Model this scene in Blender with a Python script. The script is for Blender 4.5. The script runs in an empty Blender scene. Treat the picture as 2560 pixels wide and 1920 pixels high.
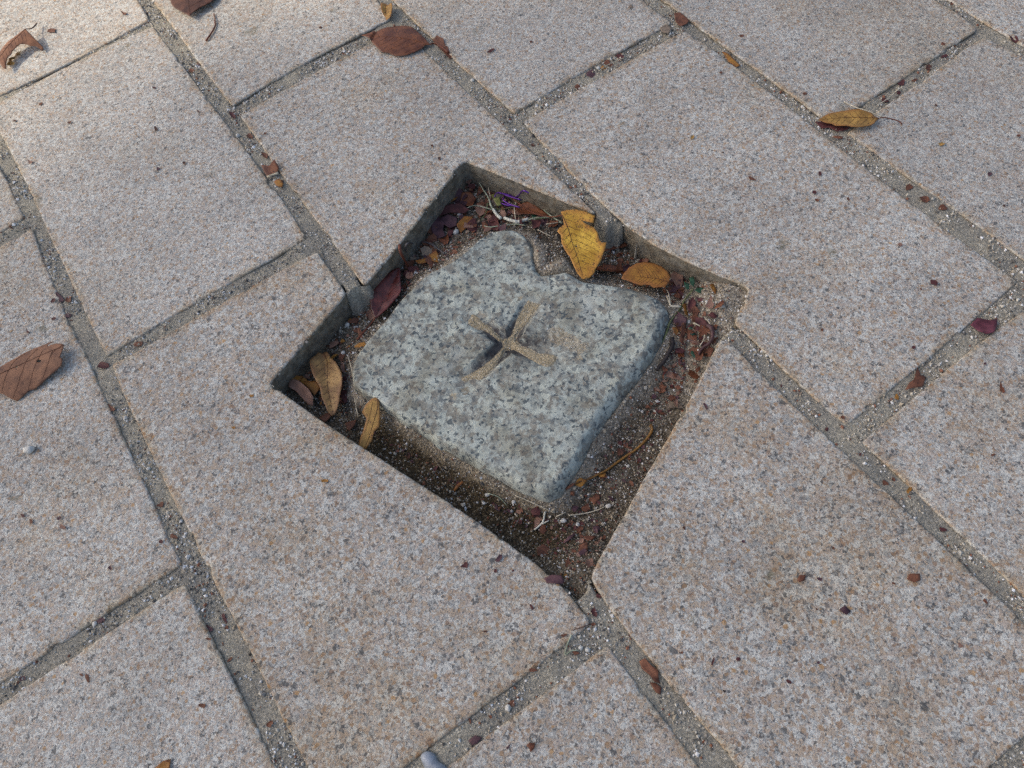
import bpy, math, random
import numpy as np
from mathutils import Vector, Matrix, geometry, noise as mnoise

random.seed(7); np.random.seed(7)
scene = bpy.context.scene
COL = scene.collection

# ------------------------------------------------------------------ camera
CAM_H = 0.757                     # metres above the paving
W, H, F = 2560.0, 1920.0, 1800.0
PITCH, ROLL, YAW = 1.09758503, -0.20625329, -0.431423


def yawed(x, y):
    c, s = math.cos(YAW), math.sin(YAW)
    return c * x - s * y, s * x + c * y


def ray(px, py):
    x, y = (px - W / 2) / F, -(py - H / 2) / F
    c, s = math.cos(ROLL), math.sin(ROLL)
    x, y = c * x - s * y, s * x + c * y
    dz = y * math.cos(PITCH) - math.sin(PITCH)
    dy = math.cos(PITCH) + y * math.sin(PITCH)
    X, Y = yawed(x, dy)
    return X, Y, dz


def at(px, py, z=0.0):
    """point of height z under a spot measured in the photograph"""
    X, Y, dz = ray(px, py)
    t = (z - CAM_H) / dz
    return Vector((X * t, Y * t, z))


cam_data = bpy.data.cameras.new("camera")
cam = bpy.data.objects.new("camera", cam_data)
COL.objects.link(cam)
cr, sr, cp, sp = math.cos(ROLL), math.sin(ROLL), math.cos(PITCH), math.sin(PITCH)
right = Vector((*yawed(cr, sr * sp), sr * cp))
up = Vector((*yawed(-sr, cr * sp), cr * cp))
fwd = Vector((*yawed(0, cp), -sp))
m = Matrix.Identity(4)
for i in range(3):
    m[i][0], m[i][1], m[i][2] = right[i], up[i], -fwd[i]
m[2][3] = CAM_H
cam.matrix_world = m
cam_data.sensor_width = 36.0
cam_data.sensor_fit = 'HORIZONTAL'
cam_data.lens = 36.0 * F / W
cam_data.clip_start = 0.01
cam_data.clip_end = 500
scene.camera = cam


def Z(x0, y0, s):
    """converter for points read off an enlarged crop"""
    return lambda pts: [(x0 + x / s, y0 + y / s) for x, y in pts]


# ------------------------------------------------------------------ mesh helpers
def mesh_obj(name, verts, faces, mats, parent=None, midx=None, smooth=True, loc=None):
    me = bpy.data.meshes.new(name)
    if loc is not None:
        verts = [(v[0] - loc[0], v[1] - loc[1], v[2] - loc[2]) for v in verts]
    me.from_pydata([tuple(v) for v in verts], [], faces)
    for mt in (mats if isinstance(mats, (list, tuple)) else [mats]):
        me.materials.append(mt)
    if midx is not None:
        me.polygons.foreach_set('material_index', np.asarray(midx, dtype=np.int32))
    me.polygons.foreach_set('use_smooth', np.full(len(me.polygons), smooth))
    me.update()
    o = bpy.data.objects.new(name, me)
    COL.objects.link(o)
    if loc is not None:
        o.location = loc
    if parent is not None:
        o.parent = parent
        if loc is not None:
            o.location = (0, 0, 0)
    return o


def big_mesh(name, V, Q, mats, midx=None, smooth=True):
    """mesh straight from numpy arrays (all faces the same size)"""
    me = bpy.data.meshes.new(name)
    n = Q.shape[1]
    me.vertices.add(len(V)); me.vertices.foreach_set('co', V.astype(np.float32).ravel())
    me.loops.add(Q.size); me.loops.foreach_set('vertex_index', Q.astype(np.int32).ravel())
    me.polygons.add(len(Q))
    me.polygons.foreach_set('loop_start', np.arange(0, Q.size, n, dtype=np.int32))
    me.polygons.foreach_set('loop_total', np.full(len(Q), n, dtype=np.int32))
    for mt in (mats if isinstance(mats, (list, tuple)) else [mats]):
        me.materials.append(mt)
    if midx is not None:
        me.polygons.foreach_set('material_index', midx.astype(np.int32))
    me.polygons.foreach_set('use_smooth', np.full(len(Q), smooth))
    me.update(calc_edges=True); me.validate()
    o = bpy.data.objects.new(name, me)
    COL.objects.link(o)
    return o


def attr(o, name, vals):
    a = o.data.attributes.new(name, 'FLOAT', 'POINT')
    a.data.foreach_set('value', np.asarray(vals, dtype=np.float32))


def tag(o, label=None, cat=None, group=None, kind=None):
    if label: o['label'] = label
    if cat: o['category'] = cat
    if group: o['group'] = group
    if kind: o['kind'] = kind
    return o


def empty(name, loc):
    o = bpy.data.objects.new(name, None)
    o.empty_display_size = 0.01
    o.location = loc
    COL.objects.link(o)
    return o


def inside(P, poly):
    """points (n,2) inside a polygon (m,2), vectorised"""
    x, y = P[:, 0], P[:, 1]
    r = np.zeros(len(P), bool)
    m_ = len(poly)
    for i in range(m_):
        x1, y1 = poly[i]; x2, y2 = poly[(i + 1) % m_]
        if y1 == y2: continue
        c = ((y1 > y) != (y2 > y)) & (x < (x2 - x1) * (y - y1) / (y2 - y1) + x1)
        r ^= c
    return r


def poly_dist(P, line, closed=True):
    """distance of points (n,2) to a polyline"""
    d = np.full(len(P), 1e9)
    m_ = len(line)
    for i in range(m_ if closed else m_ - 1):
        a = np.array(line[i]); b = np.array(line[(i + 1) % m_])
        ab = b - a
        t = np.clip(((P - a) @ ab) / max(ab @ ab, 1e-12), 0, 1)
        d = np.minimum(d, np.hypot(*(P - a - t[:, None] * ab).T))
    return d


_rt = np.random.RandomState(3).rand(256, 256)


def vnoise(x, y, s, seed=0):
    """smooth value noise in -1..1 for arrays, cells of 1/s metres"""
    x = np.asarray(x) * s + 31.7 * seed; y = np.asarray(y) * s + 17.3 * seed
    xi, yi = np.floor(x).astype(int), np.floor(y).astype(int)
    fx, fy = x - xi, y - yi
    fx = fx * fx * (3 - 2 * fx); fy = fy * fy * (3 - 2 * fy)
    g = lambda a, b: _rt[a % 256, b % 256]
    v = (g(xi, yi) * (1 - fx) + g(xi + 1, yi) * fx) * (1 - fy) + (g(xi, yi + 1) * (1 - fx) + g(xi + 1, yi + 1) * fx) * fy
    return v * 2 - 1


def tube_geo(pts, radii, sides=7):
    pts = [Vector(p) for p in pts]
    V, Fc = [], []
    n = len(pts)
    for i, p in enumerate(pts):
        d = (pts[min(i + 1, n - 1)] - pts[max(i - 1, 0)]).normalized()
        a = d.cross(Vector((0, 0, 1)))
        if a.length < 1e-4: a = d.cross(Vector((1, 0, 0)))
        a.normalize(); b = a.cross(d)
        for k in range(sides):
            t = 2 * math.pi * k / sides
            V.append(p + (a * math.cos(t) + b * math.sin(t)) * radii[i])
    for i in range(n - 1):
        for k in range(sides):
            k2 = (k + 1) % sides
            Fc.append((i * sides + k, i * sides + k2, (i + 1) * sides + k2, (i + 1) * sides + k))
    Fc.append(tuple(range(sides - 1, -1, -1)))
    Fc.append(tuple((n - 1) * sides + k for k in range(sides)))
    return V, Fc


def spline(pts, step):
    """Catmull-Rom through open list of vectors, about step apart"""
    P = [Vector(p) for p in pts]
    if len(P) == 2:
        n = max(1, int((P[1] - P[0]).length / step))
        return [P[0].lerp(P[1], i / n) for i in range(n + 1)]
    P = [P[0] * 2 - P[1]] + P + [P[-1] * 2 - P[-2]]
    out = []
    for i in range(1, len(P) - 2):
        n = max(1, int(round((P[i + 1] - P[i]).length / step)))
        for k in range(n):
            t = k / n
            out.append(0.5 * ((2 * P[i]) + (P[i + 1] - P[i - 1]) * t + (2 * P[i - 1] - 5 * P[i] + 4 * P[i + 1] - P[i + 2]) * t * t
                              + (3 * P[i] - P[i - 1] - 3 * P[i + 1] + P[i + 2]) * t ** 3))
    out.append(P[-2])
    return out


# ------------------------------------------------------------------ materials
def lin(c):
    return tuple(((v / 255) / 12.92 if v / 255 <= 0.04045 else ((v / 255 + 0.055) / 1.055) ** 2.4) for v in c) + (1,)


class NT:
    """tiny node-graph helper"""
    def __init__(self, name):
        self.m = bpy.data.materials.new(name)
        self.m.use_nodes = True
        self.t = self.m.node_tree
        self.b = self.t.nodes['Principled BSDF']

    def n(self, typ, **kw):
        nd = self.t.nodes.new(typ)
        ins = kw.pop('ins', {})
        for k, v in kw.items(): setattr(nd, k, v)
        for k, v in ins.items(): self.put(nd, k, v)
        return nd

    def put(self, nd, k, v):
        s = nd.inputs[k]
        if isinstance(v, bpy.types.NodeSocket): self.t.links.new(v, s)
        elif s.type == 'RGBA' and hasattr(v, '__len__') and len(v) == 3: s.default_value = (*v, 1)
        else: s.default_value = v

    def coords(self, warp=0.0, wscale=300, rand=True):
        tc = self.n('ShaderNodeTexCoord').outputs['Object']
        if rand:
            oi = self.n('ShaderNodeObjectInfo')
            sc = self.n('ShaderNodeVectorMath', operation='SCALE', ins={0: (37.1, 91.7, 13.3), 'Scale': oi.outputs['Random']})
            tc = self.n('ShaderNodeVectorMath', operation='ADD', ins={0: tc, 1: sc.outputs[0]}).outputs[0]
        if warp:
            nz = self.n('ShaderNodeTexNoise', ins={'Vector': tc, 'Scale': wscale, 'Detail': 2.0})
            sub = self.n('ShaderNodeVectorMath', operation='SUBTRACT', ins={0: nz.outputs['Color'], 1: (.5, .5, .5)})
            sc = self.n('ShaderNodeVectorMath', operation='SCALE', ins={0: sub.outputs[0], 'Scale': warp})
            tc = self.n('ShaderNodeVectorMath', operation='ADD', ins={0: tc, 1: sc.outputs[0]}).outputs[0]
        return tc

    def noise(self, vec, scale, detail=3.0, rough=.55):
        return self.n('ShaderNodeTexNoise', ins={'Vector': vec, 'Scale': scale, 'Detail': detail, 'Roughness': rough}).outputs['Fac']

    def cells(self, vec, scale):
        v = self.n('ShaderNodeTexVoronoi', ins={'Vector': vec, 'Scale': scale})
        s = self.n('ShaderNodeSeparateColor', ins={0: v.outputs['Color']})
        return s.outputs

    def ramp(self, fac, stops, interp='LINEAR'):
        r = self.n('ShaderNodeValToRGB', ins={0: fac})
        r.color_ramp.interpolation = interp
        el = r.color_ramp.elements
        while len(el) < len(stops): el.new(.5)
        for e, (p, c) in zip(el, stops):
            e.position = p; e.color = c if len(c) == 4 else tuple(c) + (1,)
        return r.outputs['Color']

    def step(self, fac, a, b):
        return self.n('ShaderNodeMapRange', interpolation_type='SMOOTHSTEP', ins={0: fac, 1: a, 2: b}).outputs[0]

    def mix(self, f, a, b, mode='MIX'):
        x = self.n('ShaderNodeMix', data_type='RGBA', blend_type=mode)
        self.put(x, 0, f); self.put(x, 6, a); self.put(x, 7, b)
        return x.outputs[2]

    def mul(self, a, b):
        return self.n('ShaderNodeMath', operation='MULTIPLY', ins={0: a, 1: b}).outputs[0]

    def add(self, a, b):
        return self.n('ShaderNodeMath', operation='ADD', ins={0: a, 1: b}).outputs[0]

    def attr(self, name):
        return self.n('ShaderNodeAttribute', attribute_name=name).outputs['Fac']

    def bump(self, h, strength, dist):
        b = self.n('ShaderNodeBump', ins={'Height': h, 'Strength': strength, 'Distance': dist})
        self.t.links.new(b.outputs[0], self.b.inputs['Normal'])

    def out(self, color, rough=.8, spec=.3):
        self.put(self.b, 'Base Color', color)
        self.put(self.b, 'Roughness', rough)
        self.put(self.b, 'Specular IOR Level', spec)
        return self.m


def granite(name, tan, bright=1.0, dark=.0, size=1.0, stain=.5):
    """flamed pink-grey paving granite; tan = share of buff crystals, size = grain"""
    g = NT(name)
    v = g.coords(.0035 * size, 330 / size)
    a = g.cells(v, 185 / size); b = g.cells(v, 430 / size)
    k = lambda c: tuple(x * bright * q for x, q in zip(c, (1.05, 1.033, .968)))
    light, mid, pink = k((.60, .605, .59)), k((.36, .363, .36)), k((.465, .405, .365))
    buff, rust, dk = k((.445, .36, .285)), k((.345, .235, .16)), k((.12, .122, .125))
    t = .19 * tan
    st = [(0, light), (.28 - t * .5, mid), (.48 - t * .8, pink), (.76 - t * 1.4, buff), (.925 - t * .15, rust), (.95, dk)]
    ca = g.ramp(a[0], st, 'CONSTANT')
    cb = g.ramp(b[1], [(0, light), (.30, mid), (.52, pink), (.80 - t * .6, buff), (.90, dk)], 'CONSTANT')
    hm = g.step(g.noise(v, 300 / size, 2, .5), .47, .53)
    c = g.mix(g.add(.12, g.mul(hm, .76)), ca, cb)
    # white crystalline veil between grains
    nz = g.noise(v, 260 / size, 4, .65)
    c = g.mix(g.mul(g.step(nz, .52, .62), .5), c, k((.66, .665, .65)))
    # biotite specks
    sp_ = g.noise(v, 620 / size, 3, .6)
    c = g.mix(g.mul(g.step(sp_, .585 - dark, .625 - dark), .74), c, (.10, .10, .11, 1))
    vd = g.n('ShaderNodeTexVoronoi', ins={'Vector': v, 'Scale': 150 / size})
    vs = g.n('ShaderNodeSeparateColor', ins={0: vd.outputs['Color']})
    dot = g.mul(g.step(vd.outputs['Distance'], .36, .26), g.step(vs.outputs[0], .80 - .1 * tan, .81 - .1 * tan))
    c = g.mix(g.mul(dot, .75), c, g.ramp(vs.outputs[1], [(0, k((.36, .235, .14))), (.45, k((.30, .21, .16))), (.7, k((.15, .14, .14))), (.88, k((.45, .27, .12)))], 'CONSTANT'))
    fine = g.noise(v, 1500, 2)
    c = g.mix(1.0, c, g.ramp(fine, [(.25, (.70, .70, .70)), (.75, (1.24, 1.24, 1.24))]), 'MULTIPLY')
    vv = g.coords()
    low = g.noise(vv, 9, 4, .6)
    c = g.mix(1.0, c, g.ramp(low, [(.3, (.86, .855, .85)), (.7, (1.09, 1.09, 1.08))]), 'MULTIPLY')
    # traffic grime, tea-coloured stains and a few olive spots of their own shape
    gr = g.noise(vv, 5.5, 5, .62)
    c = g.mix(g.mul(g.step(gr, .50, .68), stain), c, g.mix(1.0, c, (.90, .82, .70, 1), 'MULTIPLY'))
    mo = g.noise(vv, 21, 2, .5)
    c = g.mix(g.mul(g.mul(g.step(mo, .70, .78), g.step(nz, .38, .6)), .8), c, (.13, .115, .065, 1))
    e = g.attr('edge')
    en = g.noise(v, 45, 3)
    c = g.mix(g.mul(g.mul(e, .8), g.step(en, .36, .6)), c, g.mix(1.0, c, (.84, .71, .54, 1), 'MULTIPLY'))
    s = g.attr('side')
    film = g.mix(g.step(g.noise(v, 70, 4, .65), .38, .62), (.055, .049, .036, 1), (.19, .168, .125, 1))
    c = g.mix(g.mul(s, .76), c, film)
    h = g.add(g.mul(g.noise(v, 240 / size, 4, .65), 1.0), g.mul(a[2], .25))
    g.bump(h, .6, .0018)
    return g.out(c, .72, .35)


G_PINK = granite('pink_grey_granite', .12, 1.0, .004, .90, .3)
G_TAN = granite('buff_granite', 1.0, .94, .016, 1.14, .7)
G_MID = granite('mixed_granite', .5, .97, .008, .98, .55)
G_GREY = granite('grey_granite', .0, .95, .022, .82, .5)


def marker_mat():
    g = NT('marker_granite')
    v = g.coords(.007, 110, False)
    a = g.cells(v, 82); b = g.cells(v, 210)
    ca = g.ramp(a[0], [(0, (.53, .545, .49)), (.26, (.34, .355, .335)), (.46, (.25, .225, .195)), (.74, (.32, .295, .26)), (.90, (.20, .21, .21))], 'CONSTANT')
    cb = g.ramp(b[1], [(0, (.53, .55, .51)), (.38, (.35, .36, .34)), (.68, (.265, .245, .22)), (.90, (.15, .165, .18))], 'CONSTANT')
    hm = g.step(g.noise(v, 150, 2, .5), .46, .54)
    c = g.mix(g.add(.24, g.mul(hm, .50)), ca, cb)
    w = g.noise(v, 60, 4, .6)
    c = g.mix(g.mul(g.step(w, .54, .61), .6), c, (.56, .585, .55, 1))
    vv = g.coords(0, 1, False)
    big = g.noise(vv, 17, 4, .62)
    c = g.mix(g.mul(g.step(big, .46, .64), .75), c, g.mix(1.0, c, (.62, .565, .50, 1), 'MULTIPLY'))
    worn = g.noise(vv, 13, 3, .6)
    c = g.mix(g.mul(g.step(worn, .57, .70), .5), c, (.56, .575, .55, 1))
    d = g.noise(v, 175, 3, .55)
    c = g.mix(g.mul(g.step(d, .585, .615), .85), c, (.062, .08, .098, 1))
    f = g.noise(v, 900, 2)
    c = g.mix(1.0, c, g.ramp(f, [(.25, (.78, .78, .78)), (.75, (1.18, 1.18, 1.18))]), 'MULTIPLY')
    groove_dark = g.attr('groove_dark')
    c = g.mix(g.mul(groove_dark, g.step(g.noise(v, 110, 3), .2, .5)), c, g.mix(1.0, c, (.20, .18, .20, 1), 'MULTIPLY'))
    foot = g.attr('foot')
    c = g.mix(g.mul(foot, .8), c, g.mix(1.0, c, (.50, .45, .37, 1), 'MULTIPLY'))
    c = g.mix(1.0, c, (.93, .95, .885, 1), 'MULTIPLY')
    # sand rubbed into the surface round the carving
    sy = g.add(g.attr('sandy'), g.mul(g.add(g.noise(v, 330, 4, .65), -.5), 1.5))
    sandc = g.ramp(b[2], [(0, (.37, .305, .195)), (.35, (.45, .375, .25)), (.65, (.24, .19, .12)), (.85, (.54, .47, .34))], 'CONSTANT')
    c = g.mix(g.mul(g.step(sy, .45, .8), .85), c, sandc)
    g.bump(g.add(g.noise(v, 150, 4, .62), g.mul(a[2], .15)), .6, .0018)
    return g.out(c, .66, .35)


MARKER = marker_mat()


def earth_mat(name, mortar):
    g = NT(name)
    v = g.coords(.002, 500, False)
    b = g.cells(v, 620)
    if mortar:
        c = g.ramp(b[0], [(0, (.33, .31, .27)), (.35, (.22, .208, .18)), (.6, (.44, .40, .325)), (.8, (.125, .116, .10)), (.93, (.60, .57, .50))], 'CONSTANT')
        c = g.mix(.45, c, (.315, .298, .25, 1))
        n1 = g.noise(v, 22, 3)
        c = g.mix(1.0, c, g.ramp(n1, [(.3, (.80, .80, .80)), (.7, (1.2, 1.17, 1.08))]), 'MULTIPLY')
    else:
        dark = g.ramp(b[0], [(0, (.125, .102, .072)), (.35, (.07, .057, .041)), (.6, (.19, .155, .108)), (.8, (.045, .038, .03)), (.94, (.34, .31, .26))], 'CONSTANT')
        sand = g.ramp(b[1], [(0, (.30, .26, .20)), (.35, (.21, .18, .135)), (.6, (.38, .33, .25)), (.8, (.13, .11, .09)), (.93, (.52, .48, .41))], 'CONSTANT')
        s = g.attr('sand')
        nn = g.noise(v, 60, 4)
        c = g.mix(g.step(g.add(s, g.mul(g.add(nn, -.5), 1.1)), .3, .7), dark, sand)
        d = g.attr('darkened')
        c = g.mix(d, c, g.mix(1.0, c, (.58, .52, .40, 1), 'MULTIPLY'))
    g.bump(g.add(g.noise(v, 420, 4, .7), g.mul(b[2], .4)), .8, .002)
    return g.out(c, .9, .2)


MORTAR = earth_mat('joint_sand_mortar', True)
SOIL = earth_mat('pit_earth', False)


def plain(name, col, rough=.6, spec=.35, var=.25, scale=120, spots=None, bump=0.3, trans=0.0, c2=None, rim=None):
    g = NT(name)
    v = g.coords()
    c = (*col[:3], 1)
    n1 = g.noise(v, scale, 4, .6)
    lo = tuple(x * (1 - var) for x in col[:3]) + (1,)
    hi = tuple(min(1, x * (1 + var)) for x in col[:3]) + (1,)
    if c2 is not None: hi = (*c2[:3], 1)
    cc = g.mix(g.step(n1, .32, .68), lo, hi)
    if rim is not None:
        rm = g.add(g.attr('rim'), g.mul(g.add(g.noise(v, 60, 4), -.5), 1.8))
        cc = g.mix(g.mul(g.step(rm, .2, .95), .7), cc, (*rim, 1))
    if spots:
        sc, thr, scol = spots
        cc = g.mix(g.mul(g.step(g.noise(v, sc, 2), thr, thr + .04), .85), cc, (*scol[:3], 1))
    if bump: g.bump(g.noise(v, scale * 4, 3), bump, .0006)
    if trans:
        g.put(g.b, 'Subsurface Weight', 0.0)
    return g.out(cc, rough, spec)


# ------------------------------------------------------------------ slab outlines
U = CAM_H          # slab outlines beyond the frame are in camera heights
w = lambda u, v: ('w', u, v)


def outline(lst, z=0.0):
    out = []
    for p in lst:
        if p[0] == 'w': out.append((p[1] * U, p[2] * U))
        else:
            q = at(p[0], p[1], z); out.append((q.x, q.y))
    return out


SL = {}
SL['a'] = (G_PINK, "sunlit pale slab in the top left corner under the curled brown leaf",
  [w(-.300, 2.47), w(.097, 2.47), (346, 0), (371, 46), (368, 52), (249, 117), (128, 179), (0, 241), w(-.300, 1.724)])
SL['b'] = (G_PINK, "pinkish-grey slab filling the left of the picture, bare but for a few specks",
  [w(-.300, 1.700), (0, 255), (117, 194), (241, 124), (323, 87), (383, 66), (428, 124), (474, 183), (540, 280), (599, 354), (657, 432),
   (712, 502), (764, 590), (766, 597), (684, 644), (607, 687), (439, 784), (377, 823), (266, 889), (253, 865), (218, 796), (187, 722),
   (152, 648), (128, 607), (93, 521), (66, 459), (23, 381), (0, 327)])
SL['c'] = (G_PINK, "slab at the top edge left of centre with a red-brown twig on it",
  [w(.127, 2.10), w(.523, 2.10), (943, 0), (975, 40), (972, 50), (904, 86), (860, 109), (809, 128), (727, 179), (637, 229), (581, 264),
   (575, 258), (529, 202), (474, 128), (432, 62), (379, 0)])
SL['d'] = (G_MID, "slab above the pit, its lower corner cut out for the pit, under the oval red-brown leaf",
  [(599, 288), (661, 249), (739, 206), (816, 163), (860, 144), (897, 121), (1003, 66), (1068, 132), (1138, 202), (1208, 260), (1254, 307),
   (1317, 369), (1379, 424), (1441, 482), (1490, 530), (1484, 532), (1375, 488), (1278, 447), (1165, 402), (1157, 404), (1103, 467), (1044, 552), (998, 614),
   (955, 665), (914, 709), (906, 710), (900, 706), (840, 607), (758, 505), (696, 435), (645, 350)])
SL['e'] = (G_TAN, "buff slab below left of the pit, with the pit's left corner cut into it",
  [(278, 910), (311, 897), (424, 834), (505, 784), (610, 726), (719, 663), (793, 628), (801, 640), (832, 685), (858, 718), (864, 736),
   (856, 750), (830, 776), (782, 832), (736, 890), (676, 955), (676, 961), (754, 1014), (817, 1057), (875, 1098), (997, 1177), (1113, 1256), (1240, 1340),
   (1323, 1395), (1387, 1437), (1421, 1478), (1474, 1550), (1472, 1564), (1414, 1610), (1344, 1669), (1239, 1743), (1157, 1805), (1064, 1879),
   (1009, 1920), w(-.303, .111), (762, 1902), (700, 1797), (669, 1719), (630, 1630), (591, 1560), (537, 1467), (502, 1385), (459, 1303),
   (443, 1278), (412, 1200), (369, 1114), (323, 1021), (299, 974)])
SL['f'] = (G_GREY, "corner of a grey slab just showing at the left edge, below the large bare slab's corner",
  [w(-.73, 2.09), w(-.335, 2.09), (0, 422), (15, 447), (58, 540), (56, 546), (0, 580), w(-.73, 1.333)])
SL['g'] = (G_MID, "slab at the left edge carrying the big hole-eaten brown leaf and a white pebble",
  [w(-.73, 1.300), (0, 615), (55, 583), (78, 568), (105, 652), (132, 714), (156, 764), (191, 834), (222, 897), (253, 970), (280, 1033), (315, 1114),
   (350, 1192), (385, 1270), (393, 1288), (428, 1346), (450, 1400), (451, 1411), (447, 1416), (350, 1478), (226, 1560), (117, 1630), (0, 1708), w(-.73, .524)])
SL['h'] = (G_PINK, "slab in the bottom left corner with an orange leaf tip at its lower edge",
  [w(-.73, .497), (0, 1758), (136, 1669), (233, 1610), (346, 1525), (455, 1462), (463, 1459), (486, 1509), (513, 1568), (544, 1626), (575, 1692),
   (622, 1774), (657, 1848), (688, 1918), w(-.338, -.27), w(-.73, -.27)])
SL['i'] = (G_TAN, "triangular-looking slab corner at the bottom centre with a dark moss stain",
  [(1511, 1617), (1520, 1613), (1550, 1657), (1589, 1704), (1659, 1797), (1710, 1863), (1750, 1918), w(.094, -.69), w(-.30, -.69), w(-.30, .079),
   (1114, 1920), (1161, 1883), (1223, 1836), (1270, 1801), (1344, 1747), (1425, 1680)])
SL['j'] = (G_TAN, "large speckled buff slab at the lower right, bordering the pit's lower right side",
  [(1799, 851), (1822, 850), (1856, 889), (1918, 943), (1980, 1009), (2050, 1072), (2116, 1134), (2205, 1215), (2268, 1280), (2342, 1346),
   (2419, 1424), (2497, 1490), (2560, 1548), w(.526, -.29), (2560, 1844), (2536, 1867), (2470, 1920), w(.127, -.29), (1850, 1920), (1809, 1875), (1758, 1813),
   (1700, 1739), (1647, 1684), (1597, 1610), (1542, 1544), (1495, 1482), (1477, 1446), (1478, 1434), (1503, 1385), (1517, 1362), (1563, 1284), (1606, 1205), (1662, 1109),
   (1722, 1000), (1751, 948)])
SL['k'] = (G_MID, "pale slab right of the pit, with the pit's right corner cut into it",
  [(1307, 303), (1394, 253), (1457, 218), (1561, 156), (1666, 97), (1712, 76), (1722, 80), (1789, 128), (1856, 175), (1933, 237), (2003, 288), (2069, 338),
   (2120, 381), (2174, 432), (2283, 509), (2400, 595), (2462, 640), (2545, 700), (2540, 712), (2470, 772), (2427, 807), (2303, 912), (2205, 990),
   (2122, 1060), (2114, 1061), (2085, 1036), (2030, 990), (1968, 932), (1910, 873), (1863, 830), (1838, 808), (1838, 800), (1871, 726), (1868, 717), (1828, 698), (1729, 649),
   (1628, 611), (1577, 580), (1545, 541), (1511, 509), (1457, 459), (1402, 404), (1352, 354)])
SL['l'] = (G_MID, "slab at the right edge below the magenta leaf scrap",
  [(2155, 1103), (2244, 1029), (2272, 1002), (2338, 951), (2388, 908), (2470, 838), (2560, 776), w(.945, .085), w(.945, -.69), w(.555, -.69), w(.556, -.25),
   (2560, 1486), (2478, 1404), (2419, 1350), (2338, 1278), (2275, 1219), (2225, 1165)])
SL['m'] = (G_GREY, "grey slab at the top edge right of the oval red-brown leaf",
  [w(.551, 1.70), w(.945, 1.70), (1608, 0), (1628, 19), (1678, 54), (1674, 61), (1643, 78), (1565, 121), (1464, 175), (1375, 229), (1291, 281), (1284, 281),
   (1223, 229), (1153, 167), (1083, 101), (1033, 47), (984, 0)])
SL['n'] = (G_GREY, "grey slab at the top right, its lower corner under the yellow leaf",
  [(1651, 0), (1710, 31), (1750, 74), (1836, 136), (1933, 202), (2003, 255), (2072, 306), (2080, 306), (2151, 266), (2244, 206), (2361, 128), (2441, 76), (2441, 69),
   (2392, 31), (2338, 0), w(1.36, 1.28), w(.973, 1.28)])
SL['o'] = (G_GREY, "cool grey speckled slab at the right edge, beside the yellow leaf's stalk",
  [(2118, 331), (2186, 280), (2268, 226), (2361, 163), (2411, 117), (2458, 92), (2466, 93), (2536, 128), (2560, 144), w(1.365, -.27), w(.98, -.27), (2560, 648), (2536, 630),
   (2439, 552), (2338, 490), (2264, 439), (2186, 377)])
SL['p'] = (G_PINK, "slab cut off by the top right corner",
  [(2384, 0), (2439, 43), (2560, 117), w(1.38, .12), w(1.79, .12), w(1.79, .89), w(1.38, .89)])

SLAB2D = {}


def tidy(poly, step, jit, seed):
    """resample an outline, soften corners, give it the small wander of a sawn and worn edge"""
    P = np.array(poly)
    a = 0.5 * np.sum(P[:, 0] * np.roll(P[:, 1], -1) - np.roll(P[:, 0], -1) * P[:, 1])
    if a < 0: P = P[::-1]
    # runs between corners follow a gentle curve instead of the reading noise
    m_ = len(P)
    e1 = P - np.roll(P, 1, 0); e2 = np.roll(P, -1, 0) - P
    turn = np.abs((np.degrees(np.arctan2(e2[:, 1], e2[:, 0]) - np.arctan2(e1[:, 1], e1[:, 0])) + 180) % 360 - 180)
    cor = [i for i in range(m_) if turn[i] > 24]
    Q = P.copy()
    for a_, b_ in zip(cor, cor[1:] + [cor[0] + m_]):
        ids = [k % m_ for k in range(a_, b_ + 1)]
        if len(ids) < 5: continue
        A_, B_ = P[ids[0]], P[ids[-1]]
        ab = B_ - A_; L = np.hypot(*ab)
        if L < .04: continue
        ab /= L; nn = np.array([-ab[1], ab[0]])
        tt = (P[ids] - A_) @ ab; hh = (P[ids] - A_) @ nn
        fit = np.polyval(np.polyfit(tt, hh, 3 if len(ids) > 7 else 2), tt)
        h2 = .78 * fit + .22 * hh
        for kk in range(1, len(ids) - 1): Q[ids[kk]] = A_ + ab * tt[kk] + nn * h2[kk]
    P = Q
    out = []
    for i in range(len(P)):
        p, q = P[i], P[(i + 1) % len(P)]
        L = np.hypot(*(q - p)); n = max(1, int(round(L / step)))
        for k in range(n): out.append(p + (q - p) * k / n)
    P = np.array(out)
    P = .5 * P + .25 * np.roll(P, 1, 0) + .25 * np.roll(P, -1, 0)
    T = np.roll(P, -1, 0) - np.roll(P, 1, 0)
    N = np.c_[T[:, 1], -T[:, 0]] / np.maximum(np.hypot(*T.T), 1e-9)[:, None]
    d = vnoise(P[:, 0], P[:, 1], 60, seed) * jit * .7 + vnoise(P[:, 0], P[:, 1], 300, seed + 5) * jit * .8
    chip = np.clip(vnoise(P[:, 0], P[:, 1], 85, seed + 9) - .62, 0, 1) * .010
    return P + N * (d - chip)[:, None], N, P


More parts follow.
